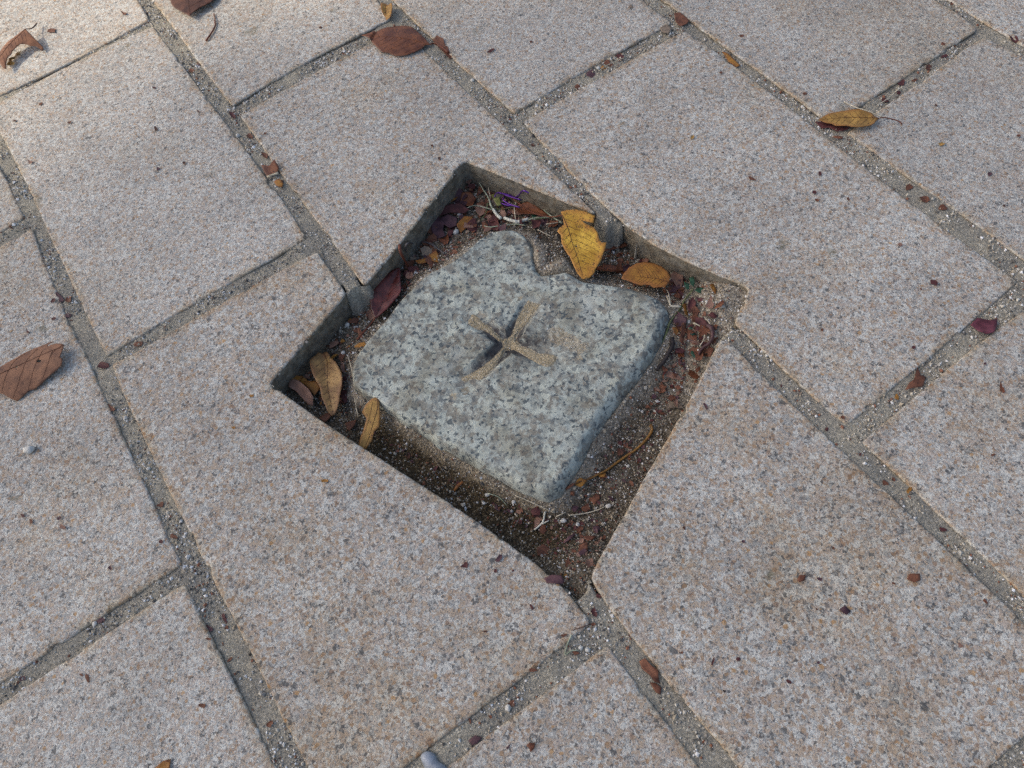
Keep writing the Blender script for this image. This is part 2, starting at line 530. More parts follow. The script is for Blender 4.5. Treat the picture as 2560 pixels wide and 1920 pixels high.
def build_slab(poly, mat, step=.004, seed=0, dz=0.0, thick=.062):
    P, N, P0 = tidy(poly, step, .0006, seed)
    c = P.mean(0)
    n = len(P)
    pts = [P]
    for dd, dens in ((.0007, 1), (.0019, 1), (.0042, 2), (.012, 4)):
        q = P[::dens] - N[::dens] * dd
        q = q[inside(q, P)]
        q = q[poly_dist(q, P) > dd * .86]
        pts.append(q)
    lo, hi = P.min(0), P.max(0)
    X, Y = np.meshgrid(np.arange(lo[0], hi[0], .03), np.arange(lo[1], hi[1], .03))
    g = np.c_[X.ravel(), Y.ravel()]; g = g[inside(g, P)]; g = g[poly_dist(g, P) > .02]
    pts.append(g)
    A = np.concatenate(pts)
    v, e, f, *_ = geometry.delaunay_2d_cdt([Vector((float(a), float(b))) for a, b in A], [(i, (i + 1) % n) for i in range(n)], [], 0, 1e-7)
    V2 = np.array([(q.x, q.y) for q in v])
    cen = np.array([V2[list(t)].mean(0) for t in f])
    ok = inside(cen, P)
    f = [tuple(t) for t, k in zip(f, ok) if k]
    d = poly_dist(V2, P)
    # a softly worn arris: quarter round about 2 mm, uneven along the edge
    rr = .0022 * (1 + .5 * vnoise(V2[:, 0], V2[:, 1], 55, seed + 3))
    q = np.clip(1 - d / rr, 0, 1)
    z = -.0021 * (1 - np.sqrt(np.clip(1 - q * q, 0, 1)))
    nv = len(V2)
    V = [(x - c[0], y - c[1], h) for (x, y), h in zip(V2, z)]
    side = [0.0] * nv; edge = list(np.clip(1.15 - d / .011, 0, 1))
    # boundary edges go down as the sawn sides
    cnt = set()
    for t in f:
        for i in range(len(t)): cnt.add((t[i], t[(i + 1) % len(t)]))
    low = {}
    near_ = {}
    Fc = list(f)

    def side_v(k, zz):
        key_ = (k, zz)
        if key_ not in low:
            low[key_] = len(V); x, y, _z = V[k]
            if zz is None: zz = _z - .0002
            else:
                i_ = near_[k]; x, y = P0[i_, 0] - c[0], P0[i_, 1] - c[1]
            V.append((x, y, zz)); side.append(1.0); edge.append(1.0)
        return low[key_]
    for a, b in cnt:
        if (b, a) not in cnt:
            for k in (a, b):
                if k not in near_: near_[k] = int(np.argmin(np.hypot(P[:, 0] - V2[k, 0], P[:, 1] - V2[k, 1])))
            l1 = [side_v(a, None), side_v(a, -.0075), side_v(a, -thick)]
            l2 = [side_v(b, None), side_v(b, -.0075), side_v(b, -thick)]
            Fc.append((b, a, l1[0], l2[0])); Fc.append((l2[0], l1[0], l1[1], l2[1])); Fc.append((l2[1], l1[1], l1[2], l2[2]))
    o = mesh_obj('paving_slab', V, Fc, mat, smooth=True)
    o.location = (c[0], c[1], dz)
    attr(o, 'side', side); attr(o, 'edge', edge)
    return o


SLAB_POLYS = []
for k, (key, (mat, lab, lst)) in enumerate(SL.items()):
    poly = outline(lst)
    SLAB2D[key] = np.array(poly)
    o = build_slab(poly, mat, .0035, k + 1, random.uniform(-.0008, .0008))
    tag(o, lab, 'paving slab', 'granite paving slabs laid in staggered rows')
    SLAB_POLYS.append(np.array(poly))

# the paving carried on past the picture's edges
rows = {-3: (-1.155, -.76), -2: (-.73, -.335), -1: (-.30, .095), 0: (.127, .523), 1: (.552, .945), 2: (.975, 1.365), 3: (1.395, 1.79), 4: (1.82, 2.215)}
starts = {-3: .111, -2: .524, -1: .111, 0: -.29, 1: .116, 2: .52, 3: .12, 4: .52}
gmats = [G_PINK, G_MID, G_GREY, G_TAN]
C2 = [np.array(p).mean(0) for p in SLAB_POLYS]
nk = 40
for r, (u0, u1) in rows.items():
    for j in range(-3, 4):
        v0 = starts[r] + .808 * j; v1 = v0 + .779
        cx, cy = (u0 + u1) / 2 * U, (v0 + v1) / 2 * U
        probe = np.array([[cx + a * (u1 - u0) * U * .3, cy + b_ * (v1 - v0) * U * .3] for a in (-1, 0, 1) for b_ in (-1, 0, 1)])
        if any(inside(probe, p).any() for p in SLAB_POLYS) or v0 > 3 or v1 < -1.4: continue
        nk += 1
        o = build_slab([(u0 * U, v0 * U), (u1 * U, v0 * U), (u1 * U, v1 * U), (u0 * U, v1 * U)], random.choice(gmats), .012, nk)
        tag(o, "granite paving slab laid past the edge of the photographed patch", 'paving slab', 'granite paving slabs beyond the picture')
        SLAB_POLYS.append(np.array([(u0 * U, v0 * U), (u1 * U, v0 * U), (u1 * U, v1 * U), (u0 * U, v1 * U)]))

# ------------------------------------------------------------------ pit, stone and earth
PIT = np.array(outline([(1161, 402), (1375, 488), (1487, 531), (1516, 560), (1545, 545), (1577, 582), (1628, 611), (1729, 649), (1871, 720), (1838, 804),
                        (1815, 835), (1799, 851), (1751, 951), (1662, 1109), (1606, 1205), (1503, 1385), (1477, 1438), (1468, 1480), (1440, 1500), (1421, 1478), (1387, 1437), (1240, 1340),
                        (1113, 1256), (997, 1177), (875, 1099), (754, 1014), (674, 958), (736, 890), (830, 776), (864, 738), (885, 718), (908, 711), (955, 660), (1044, 552)]))
STONE_C = at(1270, 856, -.008)
far, near = -.017, -.036
st_out = [(1000, 768, -.02), (1038, 722, far), (1076, 686, far), (1120, 664, far), (1162, 634, far), (1192, 606, far), (1223, 584, far), (1253, 574, far), (1286, 572, far), (1316, 583, far),
          (1334, 603, far), (1344, 630, far), (1346, 655, far), (1346, 672, far), (1357, 683, -.015), (1395, 673, -.015), (1415, 669, -.015), (1441, 681, -.015), (1466, 694, -.015), (1527, 704, -.015),
          (1577, 714, -.017), (1623, 729, far), (1655, 750, -.02), (1672, 773, -.024), (1678, 798, -.03), (1672, 830, near), (1656, 876, near), (1614, 946, near), (1560, 1015, near),
          (1513, 1070, near), (1482, 1120, near), (1459, 1175, near), (1428, 1218, near), (1406, 1252, near), (1375, 1265, near), (1336, 1254, near), (1285, 1235, near), (1223, 1200, near),
          (1161, 1161, near), (1091, 1122, near), (1025, 1079, near), (963, 1037, near), (912, 1005, near), (890, 986, -.034), (884, 950, -.03), (886, 920, -.026), (901, 890, -.022), (959, 815, -.02)]
ST = np.array([(at(x, y, z).x, at(x, y, z).y) for x, y, z in st_out])
_ang = np.unwrap(np.arctan2(ST[:, 1] - STONE_C.y, ST[:, 0] - STONE_C.x))
_rad = np.hypot(ST[:, 1] - STONE_C.y, ST[:, 0] - STONE_C.x)


def stone_radius(th):
    a, r = _ang, _rad
    if a[-1] < a[0]: a, r = a[::-1], r[::-1]
    aa = np.concatenate([a - 2 * np.pi, a, a + 2 * np.pi]); rr = np.concatenate([r, r, r])
    o = np.argsort(aa, kind='stable')
    return np.interp(th, aa[o], rr[o])


def P2(px, py, z=-.01):
    q = at(px, py, z); return np.array((q.x, q.y))


ARMS = [(P2(1332, 755), .0066, .0105), (P2(1172, 952), .0075, .013), (P2(1178, 796), .0062, .0105), (P2(1386, 908), .0055, .0105), (P2(1425, 848), .0046, .0085)]
C0 = np.array((STONE_C.x, STONE_C.y))


def groove(P):
    g = np.zeros(len(P))
    for e, dep, hw in ARMS:
        ab = e - C0; L = np.hypot(*ab)
        t = ((P - C0) @ ab) / (L * L)
        d = np.hypot(*(P - C0 - np.clip(t, 0, 1)[:, None] * ab).T)
        wv = hw * (1.0 + .25 * np.clip(t, 0, 1))
        prof = np.clip(1 - (d / wv) ** 2, 0, 1) ** .8
        g = np.maximum(g, dep * prof * (1 - .74 * np.clip(t, 0, 1)))
    r = np.hypot(*(P - C0).T)
    return 1.18 * g + .0042 * np.exp(-(r / .020) ** 2)


KN = P2(1275, 628); NOTCH = P2(1372, 650)


def stone_z(P):
    P = np.atleast_2d(P)
    dx, dy = P[:, 0] - C0[0], P[:, 1] - C0[1]
    r = np.hypot(dx, dy); R = stone_radius(np.arctan2(dy, dx))
    d = np.clip(R - r, 0, 1)
    d = np.minimum(d, poly_dist(P, ST))
    side_ = np.clip(((dx * .85 - dy * .53) / .10), -1, 1)
    Rr = .0128 + .0055 * side_ + .0035 * vnoise(P[:, 0], P[:, 1], 30, 9)
    Rr = Rr - .008 * np.exp(-(np.hypot(*(P - KN).T) / .055) ** 2)
    d = d + .0016 * vnoise(P[:, 0], P[:, 1], 70, 15) * np.exp(-d / .012)
    q = np.clip((Rr - d) / Rr, 0, 1)
    z = -.0075 - .036 * (1 - np.sqrt(np.clip(1 - q ** 1.9, 0, 1)))
    z += .0012 * vnoise(P[:, 0], P[:, 1], 18, 1) + .0008 * vnoise(P[:, 0], P[:, 1], 55, 2) + .00035 * vnoise(P[:, 0], P[:, 1], 150, 4)
    z -= .007 * np.exp(-(np.hypot(*(P - KN).T) / .042) ** 2)
    z -= .006 * np.exp(-(np.hypot(*(P - NOTCH).T) / .020) ** 2)
    z -= groove(P) * np.clip(d / .01, 0, 1)
    return z


zc = Z(1100, 700, 5.53)
CROSS = zc([(980, 740), (1040, 600), (1090, 490), (1160, 380), (1220, 290), (1300, 320), (1390, 340), (1330, 420), (1260, 520), (1170, 620), (1085, 700), (1040, 800),
            (1130, 905), (1250, 950), (1350, 1010), (1480, 1030), (1620, 1070), (1560, 1180), (1470, 1210), (1380, 1180), (1250, 1090), (1150, 1020), (1040, 940), (960, 920),
            (890, 930), (850, 1040), (790, 1130), (740, 1220), (640, 1340), (560, 1390), (460, 1370), (340, 1410), (300, 1360), (420, 1300), (540, 1230), (640, 1150), (740, 1050), (800, 970), (860, 890),
            (862, 835), (800, 815), (690, 740), (600, 690), (500, 680), (390, 610), (450, 480), (510, 510), (600, 600), (700, 650), (760, 720), (860, 790), (920, 790)])
PATCH = zc([(1500, 720), (1560, 680), (1700, 690), (1750, 740), (1850, 780), (1920, 830), (1960, 880), (2050, 890), (2030, 970), (1950, 1030), (1850, 1000), (1740, 950), (1640, 900), (1520, 830)])


def SANDY(P):
    out = np.zeros(len(P))
    for poly, wd in ((CROSS, .0009), (PATCH, .0045)):
        q = np.array([P2(x, y, -.0105) for x, y in poly])
        out = np.maximum(out, np.where(inside(P, q), .92 if poly is CROSS else .74, (.92 if poly is CROSS else .70) * np.exp(-poly_dist(P, q) / wd)))
    for x, y, r in ((1165, 975, .010), (1135, 990, .008), (1450, 895, .007), (1185, 800, .006), (1300, 745, .006), (1395, 860, .008)):
        out = np.maximum(out, .72 * np.exp(-(np.hypot(*(P - P2(x, y, -.008)).T) / r) ** 2))
    return out


NA, NR = 420, 120
th = np.linspace(0, 2 * np.pi, NA, endpoint=False)
rho = 1 - (1 - np.linspace(0, 1, NR)) ** 1.35
RT = stone_radius(th)
VX = C0[0] + np.outer(rho, RT * np.cos(th)); VY = C0[1] + np.outer(rho, RT * np.sin(th))
PP = np.c_[VX.ravel(), VY.ravel()]
ZZ = stone_z(PP).reshape(NR, NA)
Vs = np.c_[PP, ZZ.ravel()]
base = np.c_[C0[0] + 1.02 * RT * np.cos(th), C0[1] + 1.02 * RT * np.sin(th), np.full(NA, -.075)]
Vs = np.r_[Vs, base]
ii = np.arange(NA); jj = (ii + 1) % NA
Qs = np.concatenate([np.c_[r_ * NA + ii, r_ * NA + jj, (r_ + 1) * NA + jj, (r_ + 1) * NA + ii][:, ::-1] for r_ in range(NR)])[:, ::-1]
Vs[:, 0] -= C0[0]; Vs[:, 1] -= C0[1]
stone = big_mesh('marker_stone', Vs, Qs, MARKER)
stone.location = (C0[0], C0[1], 0)
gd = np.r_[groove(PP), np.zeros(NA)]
dd_ = np.clip((gd - .0010) / .0032, 0, 1)  # stone tone darkens with groove depth, plus dark spots set by hand
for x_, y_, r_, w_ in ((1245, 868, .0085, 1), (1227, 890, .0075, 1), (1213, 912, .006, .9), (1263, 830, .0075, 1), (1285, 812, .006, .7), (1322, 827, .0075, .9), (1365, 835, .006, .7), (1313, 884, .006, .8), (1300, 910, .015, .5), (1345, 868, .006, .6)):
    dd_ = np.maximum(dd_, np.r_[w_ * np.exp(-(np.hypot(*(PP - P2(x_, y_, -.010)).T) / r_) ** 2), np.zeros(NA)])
attr(stone, 'groove_dark', dd_)
attr(stone, 'sandy', np.r_[SANDY(PP), np.zeros(NA)])
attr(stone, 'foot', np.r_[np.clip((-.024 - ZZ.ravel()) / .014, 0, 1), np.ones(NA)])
tag(stone, "grey granite marker stone with a carved cross, set in the square pit", 'marker stone')

TROUGH_LINE = [P2(x, y, -.04) for x, y in ((940, 1085), (1060, 1165), (1180, 1245), (1300, 1310), (1380, 1350))]
WALL_LINE = [P2(x, y, -.04) for x, y in ((700, 950), (860, 770), (1050, 570), (1170, 440))]
RC = P2(1850, 735); RC2 = P2(1800, 850); BC = P2(1470, 1460); BC2 = P2(1500, 1400)


MOUNDS = [(P2(1388, 646, -.02), .024, .034), (P2(1130, 640, -.03), .012, .035), (P2(1060, 700, -.03), .010, .03), (P2(880, 720, -.03), .012, .03), (P2(900, 850, -.03), .008, .03)]


def soil_z(P):
    P = np.atleast_2d(P)
    ds = poly_dist(P, ST)
    z = -.043 + .017 * np.exp(-(ds / .016) ** 1.3)
    lift = .034 * np.exp(-(np.hypot(*(P - RC).T) / .055) ** 2) + .018 * np.exp(-(np.hypot(*(P - RC2).T) / .05) ** 2)
    lift = np.maximum(lift, .036 * np.exp(-(np.hypot(*(P - BC).T) / .048) ** 2))
    for q_, h_, r_ in MOUNDS: lift = np.maximum(lift, h_ * np.exp(-(np.hypot(*(P - q_).T) / r_) ** 2))
    z = z + lift
    z += .0028 * vnoise(P[:, 0], P[:, 1], 26, 6) + .0014 * vnoise(P[:, 0], P[:, 1], 75, 7) + .0007 * vnoise(P[:, 0], P[:, 1], 210, 8)
    return np.minimum(z, -.008)


def grid(x0, x1, y0, y1, step):
    xs, ys = np.arange(x0, x1, step), np.arange(y0, y1, step)
    X, Y = np.meshgrid(xs, ys)
    nx, ny = len(xs), len(ys)
    i = np.arange(nx * ny).reshape(ny, nx)
    Q = np.c_[i[:-1, :-1].ravel(), i[:-1, 1:].ravel(), i[1:, 1:].ravel(), i[1:, :-1].ravel()]
    return np.c_[X.ravel(), Y.ravel()], Q


P, Q = grid(PIT[:, 0].min() - .02, PIT[:, 0].max() + .02, PIT[:, 1].min() - .02, PIT[:, 1].max() + .02, .0016)
zs = soil_z(P)
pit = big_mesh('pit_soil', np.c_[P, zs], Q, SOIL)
ds = poly_dist(P, ST)
sand = .85 * np.exp(-(ds / .015) ** 2) + .9 * np.exp(-(np.hypot(*(P - RC).T) / .07) ** 2) + .8 * np.exp(-(np.hypot(*(P - RC2).T) / .07) ** 2) + .35 * np.exp(-(poly_dist(P, [P2(1720, 960, -.04), P2(1560, 1230, -.04)], False) / .03) ** 2)
dm = np.clip(np.exp(-(poly_dist(P, TROUGH_LINE, False) / .030) ** 2) * 1.1 - .2 * sand, 0, 1)  # soil colour is darker along the trough line
attr(pit, 'sand', sand); attr(pit, 'darkened', dm)
tag(pit, "dark earth and sand on the floor of the pit", kind='structure')

MX0, MX1, MY0, MY1 = -.62, 1.32, -.42, 1.75
P, Q = grid(MX0, MX1, MY0, MY1, .0036)


def mortar_z(P):
    return -.0033 + .0019 * vnoise(P[:, 0], P[:, 1], 24, 11) + .0010 * vnoise(P[:, 0], P[:, 1], 90, 12)


zm = mortar_z(P)
jx = np.c_[P[:, 0] + .004 * vnoise(P[:, 0], P[:, 1], 60, 13), P[:, 1] + .004 * vnoise(P[:, 0], P[:, 1], 60, 14)]
inp = inside(jx, PIT)
# no mortar hangs in front of the sawn walls: it shows only at the four joint ends
ends = [P2(1516, 560, 0), P2(885, 715, 0), P2(1455, 1488, 0), P2(1820, 826, 0)]
dj = np.min([np.hypot(*(P - e_).T) for e_ in ends], 0)
insl = np.zeros(len(P), bool)
for key_ in 'dejk': insl |= inside(P, SLAB2D[key_])
nearp = poly_dist(P, PIT) < .016
inp = (inp & ~nearp) | inside(P, PIT) | (nearp & insl) | (nearp & (dj > .05))
dP = poly_dist(P, PIT)
brk = np.clip((dP + .0035 * vnoise(P[:, 0], P[:, 1], 110, 31)) / .020, 0, 1)
zm = np.where(inp & (dj < .021), zm - .004 - .066 * brk ** 1.2, np.where(inp, -.07, zm))
keep = ~(inp & (zm < -.055))[Q].all(1)
mort = big_mesh('joint_mortar', np.c_[P, zm], Q[keep], MORTAR)
tag(mort, "sandy grey mortar in the joints between the slabs", kind='structure')
g0 = big_mesh('ground', np.array([(-60, -60, -.085), (60, -60, -.085), (60, 60, -.085), (-60, 60, -.085)], float), np.array([[0, 1, 2, 3]]), MORTAR)
tag(g0, "bare sandy ground under the paving", kind='structure')


def on_slab(x, y):
    return any(inside(np.array([[x, y]]), p)[0] for p in SLAB_POLYS)


def drop(px, py, lift=.0004):
    """rest a photographed spot on whatever lies under it"""
    q = at(px, py, 0)
    if on_slab(q.x, q.y): return Vector((q.x, q.y, lift))
    q = at(px, py, -.012)
    if inside(np.array([[q.x, q.y]]), ST)[0]:
        z = -.012
        for _ in range(3):
            q = at(px, py, z); z = float(stone_z(np.array([[q.x, q.y]]))[0])
        return at(px, py, z + lift)
    q = at(px, py, -.03)
    if inside(np.array([[q.x, q.y]]), PIT)[0]:
        z = -.04
        for _ in range(4):
            q = at(px, py, z); z = float(soil_z(np.array([[q.x, q.y]]))[0])
        return at(px, py, z + lift)
    q = at(px, py, -.007)
    return Vector((q.x, q.y, float(mortar_z(np.array([[q.x, q.y]]))[0]) + lift))


# ------------------------------------------------------------------ sand in the carved cross
SANDM = NT('loose_sand')
_v = SANDM.coords(.001, 900, False)
_b = SANDM.cells(_v, 900)
_c = SANDM.ramp(_b[0], [(0, (.35, .285, .18)), (.3, (.44, .365, .235)), (.6, (.20, .16, .10)), (.8, (.50, .43, .31)), (.95, (.66, .60, .48))], 'CONSTANT')
SANDM.bump(SANDM.add(SANDM.noise(_v, 700, 3), _b[1]), .7, .0012)
SANDM = SANDM.out(SANDM.mix(.35, _c, (.35, .285, .18, 1)), .9, .2)


def cdt_fill(poly, step, holes=(), jitter=.25):
    """fill a 2D outline with small triangles; holes are (cx, cy, points)"""
    P = [Vector((float(a), float(b))) for a, b in poly]
    n = len(P)
    edges = [(i, (i + 1) % n) for i in range(n)]
    pts = list(P)
    arr = np.array(poly, float)
    for hp in holes:
        s0 = len(pts)
        pts += [Vector(h) for h in hp]
        edges += [(s0 + i, s0 + (i + 1) % len(hp)) for i in range(len(hp))]
    lo, hi = arr.min(0), arr.max(0)
    X, Y = np.meshgrid(np.arange(lo[0], hi[0], step), np.arange(lo[1], hi[1], step))
    G = np.c_[X.ravel(), Y.ravel()] + np.random.uniform(-jitter, jitter, (X.size, 2)) * step
    G = G[inside(G, arr)]
    if len(G): G = G[poly_dist(G, arr) > step * .5]
    for hp in holes:
        if len(G): G = G[~inside(G, np.array([tuple(h) for h in hp]))]
    pts += [Vector((float(a), float(b))) for a, b in G]
    v, e, f, *_ = geometry.delaunay_2d_cdt(pts, edges, [], 0, 1e-7)
    cen = np.array([np.mean([(v[k].x, v[k].y) for k in t], 0) for t in f])
    ok = inside(cen, arr)
    for hp in holes: ok &= ~inside(cen, np.array([tuple(h) for h in hp]))
    f = [t for t, k in zip(f, ok) if k]
    return [(q.x, q.y) for q in v], f


def closed_spline(pts, step):
    P = [Vector(p) for p in pts]
    n = len(P); out = []
    for i in range(n):
        a, b, c, d = P[i - 1], P[i], P[(i + 1) % n], P[(i + 2) % n]
        k = max(1, int(round((c - b).length / step)))
        for j in range(k):
            t = j / k
            out.append(0.5 * (2 * b + (c - a) * t + (2 * a - 5 * b + 4 * c - d) * t * t + (3 * b - a - 3 * c + d) * t ** 3))
    return out


SV, SF, sand_spots = [], [], []
for poly, thick in ((CROSS, .0024),):
    p2 = closed_spline([tuple(P2(x, y, -.0105)) for x, y in poly], .0012)
    p2 = [(p[0] + .0012 * mnoise.noise((p[0] * 420, p[1] * 420, 1)) + .0008 * mnoise.noise((p[0] * 1300, p[1] * 1300, 1)), p[1] + .0012 * mnoise.noise((p[0] * 420, p[1] * 420, 5)) + .0008 * mnoise.noise((p[0] * 1300, p[1] * 1300, 5))) for p in p2]
    v, f = cdt_fill(p2, .0011)
    arr = np.array(v)
    z = stone_z(arr); ed = poly_dist(arr, np.array(p2))
    gz = groove(arr)
    z2 = z + np.minimum(thick, gz * .22 + .0004) * np.clip(ed / .0018, 0, 1) - .0003 * (ed < 1e-5) + .0003 * vnoise(arr[:, 0], arr[:, 1], 800, 3)
    off = len(SV)
    SV += [(a, b, c) for (a, b), c in zip(v, z2)]
    SF += [tuple(k + off for k in t) for t in f]
    sand_spots.append(np.array(p2))
so = mesh_obj('loose_sand', SV, SF, SANDM)
tag(so, "tan sand lying in the arms of the carved cross", kind='stuff')

# ------------------------------------------------------------------ loose grains (nobody could count them)
GRAIN_COL = [(.70, .69, .66), (.52, .48, .40), (.40, .34, .25), (.28, .26, .23), (.10, .09, .08), (.22, .09, .05), (.80, .80, .79)]
GRAINS = [plain('grain_%s' % n_, c, .6, .4, .15, 300, bump=0) for n_, c in zip(('pale', 'cream', 'tan', 'grey', 'dark', 'rust', 'white'), GRAIN_COL)]


def grain_mesh(name, pos, rad, midx):
    oc = np.array([(1, 0, 0), (-1, 0, 0), (0, 1, 0), (0, -1, 0), (0, 0, 1), (0, 0, -1)], float)
    fc = np.array([(0, 2, 4), (2, 1, 4), (1, 3, 4), (3, 0, 4), (2, 0, 5), (1, 2, 5), (3, 1, 5), (0, 3, 5)])
    n = len(pos)
    sc = np.random.uniform(.6, 1.25, (n, 6, 1)) * np.random.uniform(.75, 1.2, (n, 1, 3))
    a = np.random.uniform(0, 6.28, n); b = np.random.uniform(-.6, .6, n)
    V = oc[None] * sc * rad[:, None, None]
    ca, sa, cb, sb = np.cos(a)[:, None], np.sin(a)[:, None], np.cos(b)[:, None], np.sin(b)[:, None]
    x, y, z = V[..., 0], V[..., 1], V[..., 2]
    x, z = cb * x - sb * z, sb * x + cb * z
    x, y = ca * x - sa * y, sa * x + ca * y
    V = np.stack([x, y, z], -1) + pos[:, None]
    Fq = fc[None] + (np.arange(n) * 6)[:, None, None]
    return big_mesh(name, V.reshape(-1, 3), Fq.reshape(-1, 3), GRAINS, np.repeat(midx, 8), smooth=False)


N = 640000
P = np.c_[np.random.uniform(MX0, MX1, N), np.random.uniform(MY0, MY1, N)]
cl = vnoise(P[:, 0], P[:, 1], 28, 21) + .6 * vnoise(P[:, 0], P[:, 1], 90, 22)
P = P[np.random.rand(N) < np.clip(.50 + .85 * cl, .05, 1)]
m_ = ~inside(P, PIT)
for p in SLAB_POLYS: m_ &= ~inside(P, p)
P = P[m_]
rad = np.random.lognormal(math.log(.00100), .42, len(P)).clip(.0006, .0034)
mi = np.random.choice(7, len(P), p=[.17, .24, .20, .11, .14, .07, .07])
g1 = grain_mesh('joint_sand', np.c_[P, mortar_z(P) + rad * .35], rad, mi)
tag(g1, "loose sand and grit in the joints between the slabs", kind='stuff')

N = 60000
P = np.c_[np.random.uniform(PIT[:, 0].min(), PIT[:, 0].max(), N), np.random.uniform(PIT[:, 1].min(), PIT[:, 1].max(), N)]
P = P[inside(P, PIT) & ~inside(P, ST)]
trough_w = np.exp(-(poly_dist(P, TROUGH_LINE, False) / .022) ** 2)
P = P[np.random.rand(len(P)) < np.clip(.72 - .30 * trough_w + .3 * vnoise(P[:, 0], P[:, 1], 40, 23), .06, 1)]
rad = np.random.lognormal(math.log(.00075), .5, len(P)).clip(.0004, .0034)
mi = np.random.choice(7, len(P), p=[.09, .17, .25, .20, .15, .10, .04])
g2 = grain_mesh('pit_grit', np.c_[P, soil_z(P) + rad * .3], rad, mi)
tag(g2, "grit and coarse sand scattered over the pit floor", kind='stuff')

# grit on the sand of the cross and crumbs on the slabs
pp = []
for poly in sand_spots:
    lo, hi = poly.min(0), poly.max(0)
    q = np.random.uniform(lo - .006, hi + .006, (4200, 2)); dd = poly_dist(q, poly); pp.append(q[(inside(q, poly)) | (dd < np.random.exponential(.0014, len(q)))])
P = np.concatenate(pp); rad = np.random.lognormal(math.log(.00036), .3, len(P)).clip(.0002, .0011)
zz = stone_z(P) + np.minimum(.0022, groove(P) * .22 + .0004)
q = np.array([P2(x, y, -.0105) for x, y in PATCH])
g_ = np.random.uniform(q.min(0) - .008, q.max(0) + .008, (2600, 2))
g_ = g_[inside(g_, q) | (poly_dist(g_, q) < np.random.exponential(.002, len(g_)))]
P = np.r_[P, g_]; rad = np.r_[rad, np.random.lognormal(math.log(.00038), .35, len(g_)).clip(.0002, .0012)]; zz = np.r_[zz, stone_z(g_) + .0001]
g3 = grain_mesh('cross_grit', np.c_[P, zz], rad, np.random.choice(7, len(P), p=[.12, .26, .38, .14, .06, 0, .04]))
tag(g3, "coarse sand grains in the carved cross", kind='stuff')
N = 900
P = np.c_[np.random.uniform(MX0, MX1, N), np.random.uniform(MY0, MY1, N)]
P = P[~inside(P, PIT)]
rad = np.random.lognormal(math.log(.00042), .4, len(P)).clip(.0003, .0011)
g4 = grain_mesh('slab_crumbs', np.c_[P, np.full(len(P), .0002)], rad, np.random.choice(7, len(P), p=[.28, .16, .10, .08, .10, .12, .16]))
tag(g4, "stray sand grains and crumbs on the slabs", kind='stuff')

# ------------------------------------------------------------------ leaves
LM = {
    'redbrown': plain('red_brown_leaf', (.155, .048, .022), .5, .4, .35, 60, (220, .66, (.05, .02, .015)), c2=(.21, .075, .03)),
    'brown': plain('brown_leaf', (.20, .090, .052), .6, .3, .25, 70, (300, .67, (.07, .03, .02)), c2=(.27, .125, .065)),
    'darkbrown': plain('dark_brown_leaf', (.085, .035, .024), .6, .3, .35, 70, c2=(.12, .05, .03)),
    'yellow': plain('yellow_leaf', (.56, .30, .03), .5, .35, .25, 55, (430, .60, (.10, .04, .015)), c2=(.70, .43, .06), rim=(.40, .16, .035)),
    'ochre': plain('ochre_leaf', (.36, .20, .05), .5, .35, .3, 60, (260, .645, (.13, .05, .02)), c2=(.48, .28, .07), rim=(.24, .095, .028)),
    'tanbrown': plain('tan_brown_leaf', (.25, .135, .045), .5, .4, .3, 45, (200, .62, (.12, .05, .02)), c2=(.36, .215, .075), rim=(.17, .075, .03)),
    'orange': plain('orange_brown_leaf', (.30, .12, .022), .5, .35, .3, 60, (240, .65, (.13, .045, .015)), c2=(.42, .20, .03), rim=(.22, .075, .022)),
    'darkred': plain('dark_red_leaf', (.085, .015, .015), .25, .5, .4, 60, c2=(.15, .034, .026)),
    'rust': plain('rust_leaf', (.125, .048, .027), .6, .3, .3, 90, c2=(.20, .082, .045)),
    'maroon': plain('maroon_leaf', (.085, .026, .026), .6, .3, .35, 90, c2=(.125, .042, .038)),
    'plum': plain('plum_leaf', (.075, .035, .045), .6, .3, .3, 90, c2=(.12, .058, .065)),
    'tanpink': plain('pinkish_tan_leaf', (.25, .135, .095), .65, .3, .2, 90, c2=(.31, .18, .13)),
    'magenta': plain('magenta_leaf', (.11, .026, .036), .55, .3, .4, 80, c2=(.16, .045, .062)),
    'green': plain('green_leaf', (.018, .058, .036), .5, .35, .3, 150, c2=(.034, .10, .058)),
    'lime': plain('yellow_green_leaf', (.16, .18, .045), .55, .3, .3, 150, c2=(.22, .23, .08)),
    'cream': plain('dry_straw', (.52, .46, .33), .6, .3, .2, 200, c2=(.62, .56, .44)),
    'palegreen': plain('pale_green_straw', (.30, .35, .24), .6, .3, .3, 120, c2=(.45, .48, .36)),
    'white': plain('white_straw', (.58, .58, .48), .55, .3, .2, 120, c2=(.70, .70, .62)),
    'stem': plain('green_stem', (.085, .125, .045), .5, .35, .3, 60, c2=(.19, .21, .09)),
    'golden': plain('golden_stem', (.15, .062, .016), .4, .45, .4, 22, c2=(.28, .14, .03)),
    'twig': plain('red_brown_twig', (.14, .045, .025), .6, .3, .3, 90),
    'black': plain('black_twig', (.022, .018, .020), .7, .3, .4, 90, c2=(.04, .032, .03)),
    'pod': plain('dark_pod', (.055, .025, .026), .5, .4, .4, 120, c2=(.09, .04, .04)),
    'greywire': plain('grey_twig', (.085, .080, .078), .55, .35, .4, 120, c2=(.13, .12, .12)),
    'vein': plain('dark_vein', (.085, .032, .016), .6, .3, .2, 120, bump=0),
    'paper': plain('pale_scrap', (.42, .37, .27), .7, .3, .2, 200),
    'greytan': plain('grey_tan_scrap', (.22, .17, .125), .7, .3, .25, 200),
}
_pu = NT('purple_wire'); PURPLE = _pu.out((.12, .035, .27, 1), .3, .5); _pu.b.inputs['Metallic'].default_value = .55
